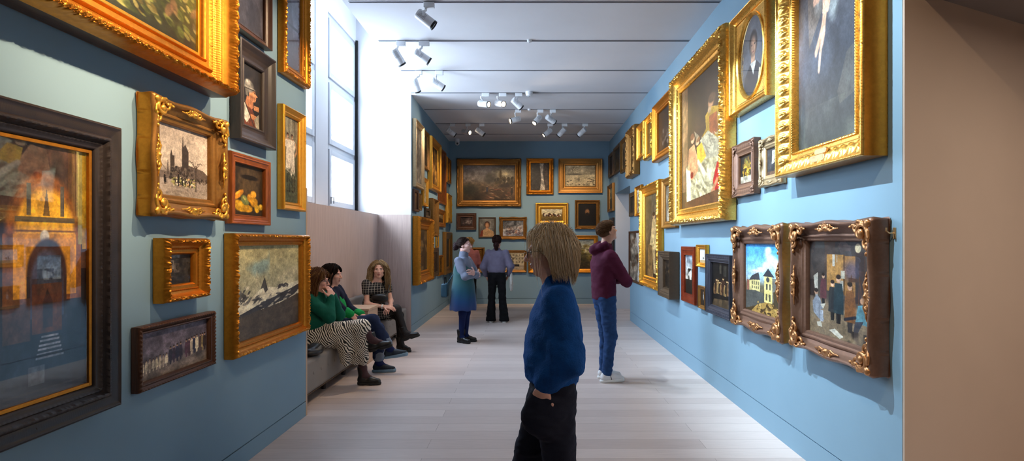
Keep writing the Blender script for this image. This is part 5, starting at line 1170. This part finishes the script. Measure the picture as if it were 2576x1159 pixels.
a = hair_mesh(hd[0], R_, 11000, bob, 4, HB, K=16, vol=(.003, .025), rad=.00095, part=.1, front=.42, grav=.30, back=.02, flick=.0014, h=.005, lo=-.3, maxf=.5, backc=((-.2, -.085), (-.11, -.12), (-.06, -.138), (.0, -.15), (.1, -.2)), side=((-.3, .085), (-.1, .105), (0, .12), (.1, .14)), clear=((-.3, .0), (-.12, .0), (-.03, .012), (.0, .03), (.03, .075), (.05, .2)))
# fringe falling forward over the forehead, and a few wisps across the cheek
b = hair_mesh(hd[0], R_, 1000, lambda d, rs: np.where((d[:, 1] > .05) & (d[:, 2] > .25), .115, .01), 9, HB, K=16, vol=(.010, .034), rad=.0011, part=.0, front=.36, grav=.20, back=-.9, cap=False, clear=((-.3, .05), (-.06, .06), (-.02, .10), (.01, .2)))
c_ = hair_mesh(hd[0], R_, 120, lambda d, rs: np.where(d[:, 1] > .1, .25, .01), 31, HB, K=18, vol=(.012, .036), rad=.0009, part=.0, front=.36, grav=.26, back=-.3, cap=False, clear=((-.3, .06), (-.1, .075), (.02, .12), (.05, .2)))
b = merge(b, c_)
rooted('hair', r, merge(a, b)[:2], M['hair'], merge(a, b)[2])
w = lambda *l: tuple(hd[0] + R_.T @ V(*l) - V(*r.location)); g = MB()
for s in (1, -1):
    g.tube([w(s * (.034 + .026 * math.cos(t)), .108 - .006 * abs(math.cos(t)), .002 + .019 * math.sin(t)) for t in np.linspace(0, 2 * PI, 25)], .0021, 6); g.tube([w(s * .06, .1, .008), w(s * .078, .06, .010), w(s * .081, .0, .006)], .0021, 6)
g.tube([w(-.01, .112, .005), w(0, .115, .008), w(.01, .112, .005)], .002, 6); g.build('glasses', M['spectacle'], r, smooth=True)

# --- 2 man in a maroon hoodie with crossed arms, looking up to the right
o = V(.83, 6.24, 0); ya = math.radians(14); RB = frame(ya)
B = lambda f, l, u: o + RB[1] * f - RB[0] * l + V(0, 0, u)
r = person('young man in maroon hoodie and jeans, arms crossed, looking up at the right wall', .83, 6.24)
J = dict(pel=B(.0, 0, .95), chest=B(-.01, 0, 1.25), neck=B(.0, 0, 1.43), shL=B(0, .18, 1.385), shR=B(0, -.18, 1.385), elL=B(.13, .21, 1.12), elR=B(.17, -.21, 1.12), wrL=B(.20, -.05, 1.12), wrR=B(.22, .06, 1.16),
     hipL=B(0, .085, .9), hipR=B(0, -.085, .9), knL=B(.05, .085, .5), knR=B(.04, -.085, .5), anL=B(.03, .08, .09), anR=B(-.01, -.10, .09), toeL=B(.15, .09, .03), toeR=B(.12, -.1, .03))
hd = (B(.035, 0, 1.66), frame(math.radians(22), math.radians(20)))
body(r, J, hd, (206, 156, 132), .005, [((J['wrL'], RB[0] * 1 + RB[1] * .1 + V(0, 0, .1), RB[1]), dict(curl=.3, thumb=1)), ((J['wrR'], -RB[0] + V(0, 0, .15), RB[1]), dict(curl=.5, thumb=-1))], female=False, brow='3a281c')
pr = [St([(.90, o[0] - .01, o[1], .118, .165), (.93, o[0] - .005, o[1], .128, .175), (.98, o[0] - .005, o[1], .128, .172), (1.12, o[0] - .01, o[1], .132, .178), (1.28, o[0] - .015, o[1], .132, .195), (1.375, o[0] - .015, o[1], .115, .19), (1.45, o[0], o[1], .09, .115), (1.53, o[0] + .012, o[1], .074, .078)], ya, .03)]
for s in 'LR': pr += [Cn(J['sh' + s], J['el' + s], .075, .066, .05), Cn(J['el' + s], J['wr' + s], .064, .044, .03)]
pr += [Cn(B(-.07, -.085, 1.495), B(-.12, 0, 1.455), .035, .05, .03), Cn(B(-.07, .085, 1.495), B(-.12, 0, 1.455), .035, .05, .03), Cn(B(-.02, -.09, 1.525), B(-.07, -.085, 1.495), .026, .035, .02), Cn(B(-.02, .09, 1.525), B(-.07, .085, 1.495), .026, .035, .02), Cn(B(.05, -.05, 1.485), B(-.02, -.09, 1.525), .024, .026, .02), Cn(B(.05, .05, 1.485), B(-.02, .09, 1.525), .024, .026, .02)]
rooted('hoodie', r, sd_mesh(pr, .007, wrinkle(.006, 12, (1, 1, 1.6))), M['maroon'])
pr = [El(B(0, 0, .92), (.125, .165, .10), np.stack([RB[1], -RB[0], RB[2]]))]
for s in 'LR': pr += [Cn(J['hip' + s], J['kn' + s], .098, .072, .03), Cn(J['kn' + s], J['an' + s], .068, .056, .03)]
pr += [Hs((0, 0, .075), (0, 0, -1)), Hs((0, 0, .95), (0, 0, 1))]
rooted('jeans', r, sd_mesh(pr, .007, wrinkle(.007, 13, (1, 1, 2.4))), M['jeans'])
for s in 'LR': shoe(r, 'sneaker', J['an' + s] * V(1, 1, 0), ya - .05)
hm = hair_mesh(hd[0], hd[1], 3000, lambda d, rs: .008 + .045 * np.clip(d[:, 2] + .1, 0, 1), 12, ['8a6244', '6a4630', '9c7450', '54361f'], K=6, vol=(.002, .016), rad=.0015, front=.34, grav=.05, back=-.5, lo=-.25, face=False)
rooted('hair', r, hm[:2], M['hair'], hm[2])

# --- 3 woman in a dip-dyed blue pinafore dress with crossed arms
o = V(-1.03, 8.56, 0); ya = math.radians(-22); RB = frame(ya)
B = lambda f, l, u: o + RB[1] * f - RB[0] * l + V(0, 0, u)
r = person('woman in grey-blue roll-neck and dip-dyed blue pinafore dress, arms crossed, black boots', -1.03, 8.56)
J = dict(pel=B(0, 0, .88), chest=B(0, 0, 1.14), neck=B(.0, 0, 1.30), shL=B(0, .16, 1.255), shR=B(0, -.16, 1.255), elL=B(.13, .2, 1.02), elR=B(.14, -.2, 1.02), wrL=B(.22, -.05, 1.06), wrR=B(.20, .07, 1.03),
     hipL=B(0, .08, .82), hipR=B(0, -.08, .82), knL=B(.02, .07, .45), knR=B(.02, -.06, .45), anL=B(0, .07, .09), anR=B(-.01, -.05, .09), toeL=B(.13, .1, .03), toeR=B(.13, -.07, .03))
hd = (B(.02, 0, 1.485), frame(math.radians(-14), math.radians(2)))
body(r, J, hd, (222, 176, 164), .006, [((J['wrL'], RB[0] + V(0, 0, .25), RB[1]), dict(curl=.4, thumb=1)), ((J['wrR'], -RB[0] + V(0, 0, .05), RB[1]), dict(curl=.4, thumb=-1))], brow='3a2a24')
pr = [St([(.95, o[0], o[1], .13, .16), (1.1, o[0] + .01, o[1], .135, .165), (1.2, o[0], o[1], .115, .17), (1.27, o[0], o[1], .09, .13), (1.31, o[0] + .005, o[1], .075, .085), (1.38, o[0] + .01, o[1], .072, .075), (1.40, o[0] + .01, o[1], .066, .068)], ya, .03)]
for s in 'LR': pr += [Cn(J['sh' + s], J['el' + s], .062, .054, .04), Cn(J['el' + s], J['wr' + s], .054, .040, .03)]
rooted('roll_neck_jumper', r, sd_mesh(pr, .007, wrinkle(.005, 14)), M['blue_knit'])
pr = [St([(.50, o[0], o[1], .200, .215), (.56, o[0], o[1], .202, .215), (.70, o[0], o[1], .192, .205), (.85, o[0], o[1], .176, .19), (.98, o[0], o[1], .152, .175), (1.10, o[0], o[1], .146, .176), (1.18, o[0] - .004, o[1], .126, .165), (1.25, o[0] - .008, o[1], .10, .125)], ya, .02), El(B(.12, 0, 1.3), (.10, .12, .14), None, .03, '-')]
for s, l in (('L', .2), ('R', -.2)): pr.append(El(B(.02, l, 1.2), (.085, .085, .14), None, .02, '-'))
rooted('pinafore_dress', r, sd_mesh(pr, .007, lambda P: .007 * np.sin(np.arctan2(P[:, 1] - o[1], P[:, 0] - o[0]) * 7) * np.clip((.85 - P[:, 2]) * 3, 0, 1)), M['dip'])
pr = []
for s in 'LR': pr += [Cn(J['hip' + s], J['kn' + s], .08, .058, .03), Cn(J['kn' + s], J['an' + s], .056, .037, .03)] + sock(J, s, .036)
rooted('tights', r, sd_mesh(pr, .007), M['navy_tights'])
shoe(r, 'boot', J['anL'] * V(1, 1, 0), ya + .15); shoe(r, 'boot', J['anR'] * V(1, 1, 0), ya - .25)
HD = ['3c2c28', '2a1e1c', '54403a', '4a3630']
hm = hair_mesh(hd[0], hd[1], 2000, lambda d, rs: .11 + .02 * np.clip(d[:, 2], 0, 1), 14, HD, K=9, vol=(.003, .014), rad=.0020, front=.4, grav=.02, back=1.1, lo=-.3, hug=True, face=False)
w = lambda *l: hd[0] + hd[1].T @ V(*l)
bv, bf = sd_mesh([El(w(0, -.135, -.005), (.052, .05, .055)), El(w(.03, -.14, -.035), (.034, .03, .04)), El(w(-.02, -.15, .03), (.034, .03, .03))], .007, lambda P: .005 * np.sin(P[:, 2] * 260 + P[:, 0] * 180))
m2 = merge(hm, (bv, bf, np.repeat(V(*lin('38282a'))[None], len(bv), 0))); rooted('hair', r, m2[:2], M['hair'], m2[2])
bag = thing('handbag', 'small teal shoulder bag hanging behind the woman in the pinafore dress', 'handbag', (-1.30, 8.5, .70))
MB().box(-.05, .04, -.10, .10, 0, .21).build('bag_body', M['teal_bag'], bag, .02, True); MB().tube([(0, -.08, .2), (.0, -.06, .30), (0, .06, .30), (0, .08, .2)], .009, 8).build('handle', M['black_cloth'], bag, smooth=True)
MB().tube([(.03, .0, .2), (.15, -.02, .38), (.25, .02, .545), (.29, .09, .56)], .008, 8).build('shoulder_strap', M['teal_bag'], bag, smooth=True)

# --- 4 person with cropped blond hair close to the far wall
o = V(-1.43, 13.1, 0); B = lambda f, l, u: o + V(-l, f, u)
r = person('person with cropped blond hair in a pink jumper facing the far wall, mostly hidden', -1.43, 13.1)
J = dict(pel=B(0, 0, .9), chest=B(0, 0, 1.16), neck=B(0, 0, 1.34), shL=B(0, .17, 1.29), shR=B(0, -.17, 1.29), elL=B(.05, .22, 1.02), elR=B(.05, -.22, 1.02), wrL=B(.16, .16, .92), wrR=B(.16, -.16, .92), hipL=B(0, .08, .85), hipR=B(0, -.08, .85), knL=B(.02, .08, .47), knR=B(.02, -.08, .47), anL=B(0, .09, .09), anR=B(0, -.09, .09), toeL=B(.13, .1, .03), toeR=B(.13, -.1, .03))
hd = (B(.02, 0, 1.50), frame(math.radians(75), math.radians(-4)))
body(r, J, hd, (214, 160, 140), .008, [((J['wrL'], (0, 1, -.2), (-1, 0, 0)), dict(curl=.5, thumb=-1)), ((J['wrR'], (0, 1, -.2), (1, 0, 0)), dict(curl=.5, thumb=1))])
pr = [St([(.88, o[0], o[1], .17, .12), (1.1, o[0], o[1], .175, .12), (1.25, o[0], o[1], .175, .11), (1.33, o[0], o[1], .11, .08), (1.37, o[0], o[1], .07, .07)])]
for s in 'LR': pr += [Cn(J['sh' + s], J['el' + s], .06, .05, .04), Cn(J['el' + s], J['wr' + s], .05, .04, .03)]
rooted('jumper', r, sd_mesh(pr, .009, wrinkle(.005)), M['pink_knit'])
pr = [El(B(0, 0, .88), (.16, .115, .1))]
for s in 'LR': pr += [Cn(J['hip' + s], J['kn' + s], .095, .075, .03), Cn(J['kn' + s], J['an' + s], .075, .07, .03)]
rooted('trousers', r, sd_mesh(pr + [Hs((0, 0, .05), (0, 0, -1))], .009, wrinkle(.005)), M['black_cloth'])
for s in 'LR': shoe(r, 'boot', J['an' + s] * V(1, 1, 0), PI / 2)
hm = hair_mesh(hd[0], hd[1], 1000, lambda d, rs: .055 + 0 * d[:, 0], 16, ['c8a468', 'b08c54', 'dcc08c'], K=6, vol=(.006, .024), rad=.003, front=.36, grav=.15, back=.2, lo=-.35, face=False)
rooted('hair', r, hm[:2], M['hair'], hm[2])

# --- 5 woman seen from the back in a grey jumper and black flared trousers
o = V(-.64, 10.65, 0); B = lambda f, l, u: o + V(-l, f, u)
r = person('woman seen from behind in lilac-grey jumper and black flared trousers, dark low bun', -.64, 10.65)
J = dict(pel=B(0, 0, .92), chest=B(0, 0, 1.2), neck=B(0, 0, 1.38), shL=B(0, .165, 1.33), shR=B(0, -.165, 1.33), elL=B(.0, .255, 1.06), elR=B(.0, -.265, 1.07), wrL=B(.10, .215, .90), wrR=B(.10, -.22, .91), hipL=B(0, .08, .88), hipR=B(0, -.08, .88), knL=B(.02, .10, .48), knR=B(.02, -.105, .48), anL=B(0, .115, .08), anR=B(0, -.14, .08), toeL=B(.13, .12, .03), toeR=B(.13, -.16, .03))
hd = (B(.02, 0, 1.545), frame(math.radians(86), math.radians(4)))
body(r, J, hd, (206, 150, 128), .007, [((J['wrL'], (.25, .6, -.7), (-1, 0, 0)), dict(curl=.5, thumb=-1)), ((J['wrR'], (-.25, .6, -.7), (1, 0, 0)), dict(curl=.5, thumb=1))])
pr = [St([(.955, o[0], o[1], .155, .115), (.99, o[0], o[1], .17, .125), (1.1, o[0], o[1], .172, .125), (1.25, o[0], o[1], .178, .115), (1.33, o[0], o[1], .15, .095), (1.38, o[0], o[1], .085, .075), (1.42, o[0], o[1], .062, .062)])]
for s in 'LR': pr += [Cn(J['sh' + s], J['el' + s], .064, .066, .05), Cn(J['el' + s], J['wr' + s], .066, .046, .03)]
rooted('jumper', r, sd_mesh(pr, .008, wrinkle(.006, 12)), M['grey_knit'])
pr = [El(B(0, 0, .9), (.158, .115, .12))]
for s in 'LR': pr += [Cn(J['hip' + s], J['kn' + s], .094, .068, .03), Cn(J['kn' + s], J['an' + s] + V(0, 0, -.03), .066, .094, .03)]
rooted('flared_trousers', r, sd_mesh(pr + [Hs((0, 0, .025), (0, 0, -1)), Hs((0, 0, 1.0), (0, 0, 1))], .008, wrinkle(.005, 12, (1, 1, 2))), M['black_cloth'])
for s in 'LR': shoe(r, 'sneaker', J['an' + s] * V(1, 1, 0), PI / 2)
hm = hair_mesh(hd[0], hd[1], 1800, lambda d, rs: .13 + .03 * np.clip(d[:, 2], 0, 1), 18, ['3c2420', '2a1816', '4c302a'], K=9, vol=(.003, .014), rad=.0022, front=.4, grav=.14, back=.9, lo=-.45, hug=True, face=False)
w = lambda *l: hd[0] + hd[1].T @ V(*l)
bv, bf = sd_mesh([El(w(0, -.12, -.06), (.055, .045, .06)), El(w(0, -.11, -.12), (.04, .035, .05))], .008, lambda P: .005 * np.sin(P[:, 2] * 220 + P[:, 0] * 200))
m2 = merge(hm, (bv, bf, np.repeat(V(*lin('3a2220'))[None], len(bv), 0))); rooted('hair', r, m2[:2], M['hair'], m2[2])
bag = thing('tote_bag', 'pale cloth bag hanging at the right side of the woman seen from behind', 'bag', (-.365, 10.70, .60))
v, f = sd_mesh([El((0, .0, .15), (.035, .10, .16)), El((0, 0, .06), (.03, .09, .07)), Cn((0, 0, .28), (.0, .03, .36), .016, .012)], .008, wrinkle(.012, 16)); obj_np('bag_body', v, f, M['tote'], bag)

# --- seated women
SG = 'women sitting on the bench'
# 6 green jumper, zebra skirt
r = person('seated woman with long auburn hair, green jumper and zebra print skirt, hands at her chin', -2.25, 5.86, 0, SG)
J = {k: V(*v) for k, v in dict(pel=(-2.29, 5.86, .56), chest=(-2.28, 5.86, .84), neck=(-2.245, 5.85, 1.0), shL=(-2.26, 6.02, .955), shR=(-2.26, 5.70, .955), elL=(-2.08, 6.04, .76), elR=(-2.06, 5.70, .775), wrL=(-2.085, 5.90, .97), wrR=(-2.075, 5.79, .965),
     hipL=(-2.29, 5.95, .53), hipR=(-2.29, 5.78, .54), knL=(-1.86, 5.98, .52), knR=(-1.77, 5.86, .655), anL=(-1.80, 6.03, .10), anR=(-1.66, 5.90, .49), toeL=(-1.68, 6.04, .04), toeR=(-1.52, 5.9, .47)).items()}
hd = (V(-2.228, 5.84, 1.138), frame(math.radians(6), math.radians(-6)))
body(r, J, hd, (216, 164, 148), .0055, [((J['wrL'], (-.25, -.25, .9), (1, .3, .2)), dict(curl=.75, thumb=1)), ((J['wrR'], (-.2, .2, .9), (1, -.4, .2)), dict(curl=.75, thumb=-1))])
pr = [Cn((-2.285, 5.86, .55), (-2.28, 5.86, .80), .155, .150, .05), El((-2.275, 5.86, .72), (.165, .185, .17)), El((-2.265, 5.86, .90), (.125, .19, .12)), Cn((-2.255, 5.85, .97), (-2.24, 5.85, 1.02), .075, .062, .04)]
for s in 'LR': pr += [Cn(J['sh' + s], J['el' + s], .068, .062, .04), Cn(J['el' + s], J['wr' + s], .058, .040, .03)]
rooted('jumper', r, sd_mesh(pr, .007, wrinkle(.007, 13)), M['green_knit'])
pr = [Cn((-2.28, 5.86, .545), (-2.1, 5.87, .56), .16, .145, .06), Cn(J['hipR'], J['knR'] + V(.0, 0, -.005), .14, .088, .05), Cn(J['hipL'], J['knL'], .14, .10, .05), Cn(V(-1.79, 5.87, .62), V(-1.80, 5.90, .42), .095, .09, .05), Cn(V(-1.90, 5.92, .52), V(-1.92, 5.95, .28), .10, .075, .06), Cn(V(-1.85, 5.95, .5), V(-1.80, 5.97, .30), .10, .075, .06), Cn(V(-1.94, 5.80, .50), V(-1.95, 5.83, .27), .07, .05, .06), Hs((-1.9, 5.9, .25), un(V(-.25, 0, -1)))]
rooted('zebra_skirt', r, sd_mesh(pr, .007, lambda P: wrinkle(.008, 9, (1, 1, .7))(P) + .008 * np.sin(P[:, 0] * 60 + P[:, 1] * 25) * np.clip((.5 - P[:, 2]) * 4, 0, 1)), M['zebra'])
pr = [Cn(J['knL'], J['anL'], .058, .040), Cn(J['knR'] + V(.03, 0, -.06), J['anR'], .056, .042)] + sock(J, 'L') + sock(J, 'R'); rooted('tights', r, sd_mesh(pr, .007), M['sheer_tights'])
shoe(r, 'boot', J['anL'] * V(1, 1, 0), .0); shoe(r, 'boot', J['anR'] - frame(0, math.radians(14))[2] * .10, 0, math.radians(14))
HR = ['6a4430', '54341f', '8a6038', '7a5032', 'a87c4c']
hm = hair_mesh(hd[0], hd[1], 3200, lambda d, rs: .36 + .05 * np.clip(d[:, 2], 0, 1), 20, HR, K=18, clear=((-.6, .10), (-.3, .07), (-.14, .035), (-.05, .035), (.0, .045), (.04, .07), (.07, .2)), vol=(.006, .035), rad=.0019, front=.42, grav=.34, back=.25, wav=.0035, lo=-.3)
rooted('hair', r, hm[:2], M['hair'], hm[2])
w = lambda *l: tuple(hd[0] + hd[1].T @ V(*l) - V(*r.location)); g = MB()
for s in (1, -1):
    g.tube([w(s * (.034 + .025 * math.cos(t)), .108 - .006 * abs(math.cos(t)), .0 + .02 * math.sin(t)) for t in np.linspace(0, 2 * PI, 21)], .0022, 6); g.tube([w(s * .058, .1, .008), w(s * .078, .06, .010), w(s * .081, .0, .006)], .0022, 6)
g.tube([w(-.01, .112, .003), w(.01, .112, .003)], .002, 6); g.build('glasses', M['spectacle'], r, smooth=True)
# 7 navy cardigan over bright green
r = person('seated dark-haired woman in navy cardigan with bright green cuffs and jeans, middle of the bench', -2.3, 6.52, 0, SG)
J = {k: V(*v) for k, v in dict(pel=(-2.31, 6.52, .56), chest=(-2.32, 6.52, .86), neck=(-2.32, 6.51, 1.02), shL=(-2.32, 6.68, .975), shR=(-2.31, 6.35, .975), elL=(-2.2, 6.72, .74), elR=(-2.17, 6.31, .79), wrL=(-2.0, 6.6, .68), wrR=(-2.055, 6.38, .715),
     hipL=(-2.3, 6.61, .53), hipR=(-2.3, 6.43, .54), knL=(-1.82, 6.64, .5), knR=(-1.84, 6.50, .625), anL=(-1.80, 6.62, .10), anR=(-1.64, 6.5, .29), toeL=(-1.66, 6.62, .03), toeR=(-1.5, 6.5, .2)).items()}
hd = (V(-2.312, 6.5, 1.158), frame(math.radians(-4), math.radians(-2)))
body(r, J, hd, (210, 158, 140), .006, [((J['wrL'], (.7, -.3, -.3), (.3, 0, 1)), dict(curl=.4, thumb=1)), ((J['wrR'], (.5, .25, -.65), (.6, -.3, .5)), dict(curl=.35, thumb=-1))], brow='2a1c16')
pr = [El((-2.315, 6.52, .70), (.14, .18, .2)), El((-2.31, 6.515, .90), (.12, .185, .12)), Cn((-2.32, 6.51, .98), (-2.32, 6.51, 1.03), .075, .062, .04)]
for s in 'LR': pr += [Cn(J['sh' + s], J['el' + s], .068, .062, .04), Cn(J['el' + s], J['wr' + s] + (J['el' + s] - J['wr' + s]) * .25, .06, .046, .03)]
pr += [El((-2.13, 6.47, .80), (.10, .035, .22), None, .02, '-')]
rooted('cardigan', r, sd_mesh(pr, .007, wrinkle(.006, 13)), M['navy_cardigan'])
pr = [El((-2.295, 6.515, .74), (.135, .16, .22)), Cn((-2.31, 6.51, .98), (-2.315, 6.51, 1.055), .066, .058, .03)]
for s in 'LR': q = J['wr' + s]; e = un(J['el' + s] - q); pr += [Cn(q + e * .015, q + e * .07, .050, .054, .01)]
rooted('green_jumper', r, sd_mesh(pr, .007, wrinkle(.004, 30)), M['bright_green'])
pr = [El((-2.29, 6.52, .55), (.15, .18, .12))]
for s in 'LR': pr += [Cn(J['hip' + s], J['kn' + s], .105, .078, .04), Cn(J['kn' + s], J['an' + s] + (J['kn' + s] - J['an' + s]) * .22, .075, .068, .03)]
rooted('jeans', r, sd_mesh(pr, .007, wrinkle(.007, 13)), M['dark_jeans'])
pr = [Cn(J['an' + s] + (J['kn' + s] - J['an' + s]) * .2, J['an' + s] + (J['kn' + s] - J['an' + s]) * .28, .070, .071, .0) for s in 'LR']; rooted('jean_turn_up', r, sd_mesh(pr, .007), M['jean_cuff'])
pr = []
for s in 'LR': pr += [Cn(J['an' + s] + (J['kn' + s] - J['an' + s]) * .25, J['an' + s], .052, .042, .02)] + sock(J, s)
rooted('socks', r, sd_mesh(pr, .007), M['navy_tights'])
shoe(r, 'trainer', J['anL'] * V(1, 1, 0), 0.); shoe(r, 'trainer', J['anR'] - frame(0, math.radians(8))[2] * .10, 0, math.radians(8))
hm = hair_mesh(hd[0], hd[1], 2600, lambda d, rs: .20 + .04 * np.clip(d[:, 2], 0, 1), 22, ['241814', '1a1210', '35241e'], K=14, clear=((-.6, .10), (-.3, .07), (-.14, .035), (-.05, .035), (.0, .045), (.04, .07), (.07, .2)), vol=(.006, .026), rad=.0019, front=.42, grav=.34, back=.45, lo=-.3)
rooted('hair', r, hm[:2], M['hair'], hm[2])
# 8 blonde woman facing the room
ya = math.radians(-50); RB = frame(ya)
r = person('seated long-haired blonde woman in black check top and black tights, facing the camera', -2.17, 7.9, 0, SG)
J = {k: V(*v) for k, v in dict(pel=(-2.24, 7.93, .56), chest=(-2.2, 7.88, .84), neck=(-2.17, 7.86, 1.0), shL=(-2.06, 7.97, .955), shR=(-2.29, 7.77, .955), elL=(-1.99, 7.93, .70), elR=(-2.26, 7.70, .685), wrL=(-1.95, 7.76, .655), wrR=(-2.02, 7.70, .645),
     hipL=(-2.20, 8.0, .53), hipR=(-2.25, 7.84, .53), knL=(-1.86, 7.90, .5), knR=(-1.87, 7.79, .60), anL=(-1.83, 7.87, .10), anR=(-1.745, 7.76, .27), toeL=(-1.74, 7.8, .03), toeR=(-1.6, 7.74, .26)).items()}
hd = (V(-2.135, 7.84, 1.148), frame(math.radians(-74), math.radians(0)))
body(r, J, hd, (222, 172, 150), .0055, [((J['wrL'], (-.1, -.35, -.2), (.2, -.3, .9)), dict(curl=.4, thumb=1)), ((J['wrR'], (.9, -.15, -.05), (0, -.4, .9)), dict(curl=.35, thumb=1))], brow='5a4030')
RX = np.stack([RB[1], -RB[0], RB[2]])
pr = [El((-2.225, 7.91, .66), (.13, .165, .18), RX, .06), El((-2.195, 7.875, .87), (.115, .168, .14), RX, .06), Cn((-2.175, 7.862, .96), (-2.168, 7.858, 1.035), .062, .054, .03)]
for s in 'LR': pr.append(Cn(J['sh' + s], J['sh' + s] * .6 + J['el' + s] * .4, .066, .060, .03))
rooted('check_top', r, sd_mesh(pr, .0065, wrinkle(.004, 14)), M['check'])
pr = [El((-2.23, 7.92, .56), (.15, .175, .11), RX)]
for s in 'LR': pr += [Cn(J['hip' + s], J['hip' + s] * .45 + J['kn' + s] * .55, .105, .09, .04)]
rooted('short_skirt', r, sd_mesh(pr, .0065, wrinkle(.004, 14)), M['check'])
pr = []
for s in 'LR': pr += [Cn(J['hip' + s], J['kn' + s], .082, .062, .03), Cn(J['kn' + s], J['an' + s], .06, .042, .03)] + sock(J, s)
rooted('tights', r, sd_mesh(pr, .0065), M['black_tights'])
shoe(r, 'boot', J['anL'] * V(1, 1, 0), math.radians(-30)); shoe(r, 'boot', J['anR'] - frame(math.radians(-10), math.radians(19))[2] * .10 + V(.01, 0, 0), math.radians(-10), math.radians(19))
HC = ['b89468', '96744c', 'cdb084', '7c5e3e', 'd8c098']
hm = hair_mesh(hd[0], hd[1], 3000, lambda d, rs: .37 + .05 * np.clip(d[:, 2], 0, 1), 24, HC, K=18, clear=((-.6, .10), (-.3, .07), (-.14, .035), (-.05, .035), (.0, .045), (.04, .07), (.07, .2)), vol=(.006, .032), rad=.0018, part=.0, front=.42, grav=.34, back=.2, wav=.004, lo=-.3)
rooted('hair', r, hm[:2], M['hair'], hm[2])
MB().lathe([(-.009, .030), (-.009, .034), (.009, .034), (.009, .030)], V(-2.045, 7.70, .648) - V(*r.location), (1, .0, -.1), 20).build('bracelet', M['white_sole'], r, smooth=True)
bag = thing('handbag', 'black handbag on the lap of the blonde seated woman', 'handbag', (-2.09, 7.72, .70))
v, f = sd_mesh([El((0, 0, .055), (.12, .045, .065), None, .02), El((0, 0, .085), (.105, .04, .04))], .006); obj_np('bag_body', v, f, M['leather'], bag)
MB().tube([(.10, .02, .09), (.11, .10, .22), (.07, .16, .27), (.0, .14, .25)], .006, 8).build('shoulder_strap', M['leather'], bag, smooth=True)
bag = thing('handbag', 'black bag lying on the bench seat by the wall end, beside the zebra skirt', 'handbag', (-2.13, 5.42, .441))
v, f = sd_mesh([El((0, 0, .05), (.11, .13, .05), None, .03), El((.02, .03, .07), (.07, .08, .05))], .007, wrinkle(.008, 14)); v[:, 2] = np.maximum(v[:, 2], .0); obj_np('bag_body', v, f, M['leather'], bag)
MB().tube([(.05, -.08, .07), (.09, -.03, .12), (.07, .06, .1)], .006, 8).build('handle', M['leather'], bag, smooth=True)
# ------------------------------------------------------------------- lights
W = bpy.data.worlds.new('daylight'); SC.world = W; W.use_nodes = True
bg = W.node_tree.nodes['Background']; bg.inputs['Color'].default_value = (.68, .84, 1, 1); bg.inputs['Strength'].default_value = 31
for y0, y1 in ((8.03, 9.3), (6.25, 7.58)):
    l = bpy.data.lights.new('window_portal', 'AREA'); l.shape = 'RECTANGLE'; l.size = y1 - y0; l.size_y = 2.87; l.cycles.is_portal = True
    o = link(bpy.data.objects.new('window_portal', l)); o.location = (-3.19, (y0 + y1) / 2, 3.435); o.rotation_euler = (PI / 2, 0, -PI / 2)
WARM = (1, .73, .45); COOL = (.70, .88, 1)
# beams without fixtures: unseen nearer tracks, and extras added along the tracks in view
def aimed(p, q, w, cone=70, col=WARM, rad=.016):
    spot_light('spotlight_beam', p, Vector(q) - Vector(p), w, cone, col, .7, rad)
Z = 3.8
aimed((-.1, 2.2, Z), (-2, 2.0, 2.55), 360, 54)
aimed((-.1, 3.3, Z), (-2, 3.2, 2.55), 360, 54)
aimed((-.1, 4.4, Z), (-2, 4.2, 2.5), 230, 54)
for y, w in ((3.4, 440), (4.5, 440), (5.7, 360), (6.8, 250), (8.0, 140)):
    aimed((.1, y, Z), (1.95, y, 1.95), w, 66, COOL)
for x in (-1.2, 0, 1.2): aimed((x, 11.6, Z), (x, 13.74, 1.9), 115)
aimed((-.5, 6.6, Z), (-2.4, 6.9, .9), 130, 66)  # extra beam added to brighten the bench niche
aimed((0, 11.2, Z), (-2, 11.5, 1.8), 170)
aimed((-.2, .9, Z), (-2, 3.3, 2.2), 170, 46); aimed((.2, 1.2, Z), (1.95, 3.9, 1.6), 130, 60)
aimed((.2, .2, Z), (.1, 2.8, 1.0), 60, 60, (1, .9, .8))  # unseen fill added to brighten the woman in front
l = bpy.data.lights.new('passage_fill', 'AREA'); l.energy = 12; l.size = .6; l.color = (.95, .97, 1)  # unseen fill light added inside the passage
o = link(bpy.data.objects.new('passage_fill', l)); o.location = (3.2, 11.6, 2.85)
l = bpy.data.lights.new('foyer_fill', 'AREA'); l.energy = 46; l.size = .5; l.color = (1, .88, .76)  # added out of view to brighten the beige end wall
o = link(bpy.data.objects.new('foyer_fill', l)); o.location = (3.3, 1.6, 2.8)
SC.view_settings.view_transform = 'Standard'; SC.view_settings.look = 'None'
SC.view_settings.exposure = 0; SC.view_settings.gamma = 1; SC.view_settings.use_curve_mapping = False
SC.cycles.max_bounces = 7; SC.cycles.diffuse_bounces = 3; SC.cycles.glossy_bounces = 3; SC.cycles.transparent_max_bounces = 8
SC.cycles.sample_clamp_indirect = 8; SC.cycles.use_denoising = True; SC.cycles.caustics_reflective = False; SC.cycles.caustics_refractive = False
